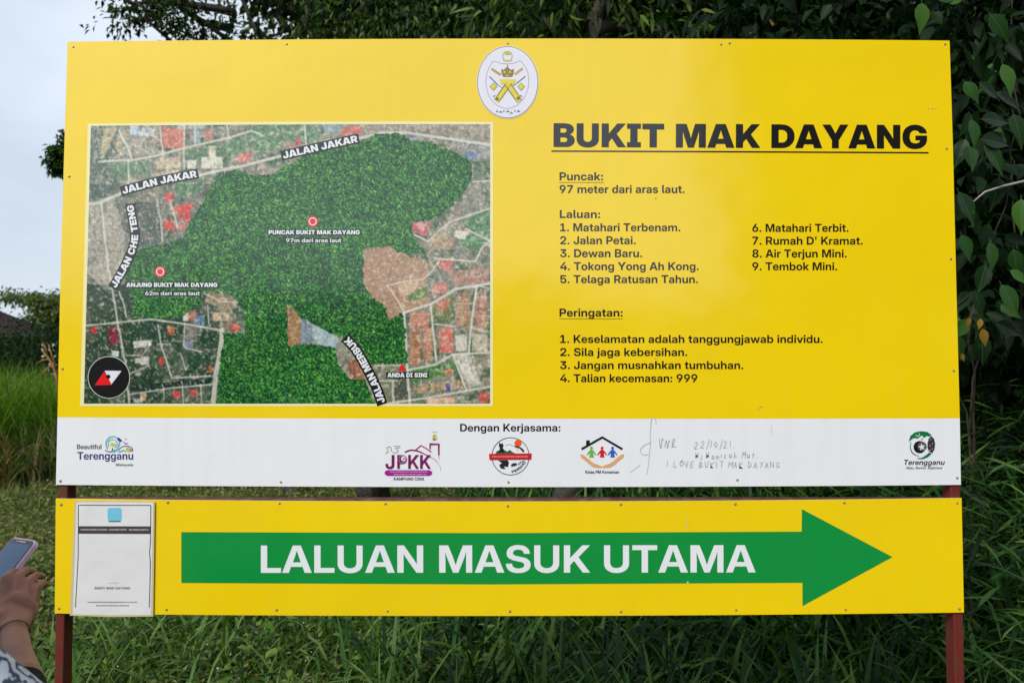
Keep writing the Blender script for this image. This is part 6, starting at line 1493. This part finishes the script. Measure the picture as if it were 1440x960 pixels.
# trunk, neck, head, legs
body = arm + [capsule((cxp, base_y, 1.30), (cxp, base_y, 1.12), .115, .105), capsule((cxp - .09, base_y, 1.33), (cxp + .09, base_y, 1.33), .062, .062), capsule((cxp, base_y, 1.12), (cxp, base_y, .92), .105, .125),
              capsule(shl, (cxp - .08, base_y, 1.34), .047, .06), capsule(shd, (cxp + .08, base_y, 1.34), .047, .06),
              capsule((cxp, base_y, 1.36), (cxp + .01, base_y + .02, 1.47), .05, .047),
              ellipsoid((cxp + .02, base_y + .035, 1.565), (.074, .092, .112)), ellipsoid((cxp + .02, base_y + .09, 1.515), (.045, .04, .05)),
              capsule((cxp + .02, base_y + .125, 1.575), (cxp + .02, base_y + .143, 1.545), .008, .013), capsule((cxp + .0, base_y + .12, 1.512), (cxp + .04, base_y + .12, 1.512), .008, .008),
              ellipsoid((cxp - .054, base_y + .03, 1.56), (.012, .022, .03)), ellipsoid((cxp + .094, base_y + .03, 1.56), (.012, .022, .03))]
for s in (-1, 1):
    hx = cxp + s * .085
    body += [capsule((hx, base_y, .90), (hx + s * .01, base_y + .01, .48), .085, .055), capsule((hx + s * .01, base_y + .01, .48), (hx + s * .01, base_y - .02, .09), .054, .034),
             capsule((hx + s * .01, base_y - .03, .05), (hx + s * .03, base_y + .13, .04), .038, .028)]
fused('body', body, .0026, M_SKIN, person, 3)
for s in (-1, 1):
    link('eye', mesh_from('eye', *ellipsoid((cxp + .02 + s * .031, base_y + .118, 1.577), (.012, .010, .008), None, 8), smooth=True), mat('eye', (.05, .03, .02), .2), person)
# clothing
def fabric(name, c1, c2, scale, stripe=True):
    m = bpy.data.materials.new(name); m.use_nodes = True; nt = m.node_tree; p = nt.nodes['Principled BSDF']
    p.inputs['Roughness'].default_value = .9; p.inputs['Specular IOR Level'].default_value = .15
    tc = nt.nodes.new('ShaderNodeTexCoord'); w = nt.nodes.new('ShaderNodeTexWave' if stripe else 'ShaderNodeTexNoise')
    w.inputs['Scale'].default_value = scale
    if stripe:
        w.inputs['Distortion'].default_value = 13; w.inputs['Detail'].default_value = 3; w.inputs['Detail Scale'].default_value = 1.4; w.bands_direction = 'DIAGONAL'
    r = nt.nodes.new('ShaderNodeValToRGB'); r.color_ramp.elements[0].color = (*c1, 1); r.color_ramp.elements[1].color = (*c2, 1); r.color_ramp.elements[0].position = .35; r.color_ramp.elements[1].position = .7
    nt.links.new(tc.outputs['Object'], w.inputs['Vector']); nt.links.new(w.outputs['Fac'], r.inputs['Fac']); nt.links.new(r.outputs['Color'], p.inputs['Base Color'])
    n = nt.nodes.new('ShaderNodeTexNoise'); n.inputs['Scale'].default_value = 14; b = nt.nodes.new('ShaderNodeBump'); b.inputs['Distance'].default_value = .02; b.inputs['Strength'].default_value = .5
    nt.links.new(tc.outputs['Object'], n.inputs['Vector']); nt.links.new(n.outputs['Fac'], b.inputs['Height']); nt.links.new(b.outputs['Normal'], p.inputs['Normal'])
    return m
M_TOP = fabric('patterned_cotton', (.05, .07, .11), (.46, .50, .56), 22)
M_DARK = fabric('dark_knit', (.006, .006, .007), (.014, .013, .013), 60, False)
M_TROU = fabric('trouser_cloth', (.02, .022, .03), (.035, .04, .05), 30, False)
sl_e = elb + (wr - elb) * .18
top = [capsule(shd + Vector((-.02, 0, 0)), elb + Vector((-.012, .0, .0)), .070, .072), capsule(elb + Vector((-.012, 0, 0)), sl_e + Vector((-.012, 0, 0)), .070, .050), capsule(shl, ell, .066, .058), capsule(ell, ell + (wl_ - ell) * .5, .056, .05),
       capsule((cxp - .10, base_y, 1.33), (cxp + .10, base_y, 1.33), .078, .078), capsule(shl, (cxp, base_y, 1.33), .066, .08), capsule(shd, (cxp, base_y, 1.33), .066, .08),
       capsule((cxp, base_y, 1.27), (cxp, base_y, 1.05), .135, .14), capsule((cxp, base_y, 1.05), (cxp, base_y, .80), .14, .165)]
fused('top', top, .008, M_TOP, person, 8)
fused('cuff', [capsule(elb + (wr - elb) * .10, elb + (wr - elb) * .44, .046, .0355)], .004, M_DARK, person, 3)
fused('headscarf', [ellipsoid((cxp + .02, base_y - .005, 1.585), (.098, .098, .125)), capsule((cxp + .015, base_y - .01, 1.50), (cxp, base_y, 1.38), .085, .13)], .006, M_DARK, person, 8)
tr = []
for s in (-1, 1):
    hx = cxp + s * .085; tr += [capsule((hx, base_y, .90), (hx + s * .01, base_y + .01, .48), .11, .082), capsule((hx + s * .01, base_y + .01, .48), (hx + s * .01, base_y - .02, .14), .08, .068)]
fused('trousers', tr, .008, M_TROU, person, 5)
for s in (-1, 1):
    hx = cxp + s * .085
    fused('shoe', [capsule((hx + s * .01, base_y - .045, .052), (hx + s * .032, base_y + .15, .045), .05, .042)], .006, mat('shoe_rubber', (.05, .05, .055), .6), person, 4)
# bracelet: a thin dark cord round the wrist
wc = wr + (elb - wr) * .05; ax_ = (elb - wr).normalized(); s1 = ax_.cross(Vector((0, 1, 0))).normalized(); s2 = ax_.cross(s1)
rp = [wc + s1 * math.cos(t) * .0245 + s2 * math.sin(t) * .0225 for t in [2 * math.pi * i / 32 for i in range(33)]]
link('bracelet', mesh_from('bracelet', *tube_data(rp, [.0011] * 33, 6, False), smooth=True), mat('bracelet_cord', (.05, .022, .014), .4), person)
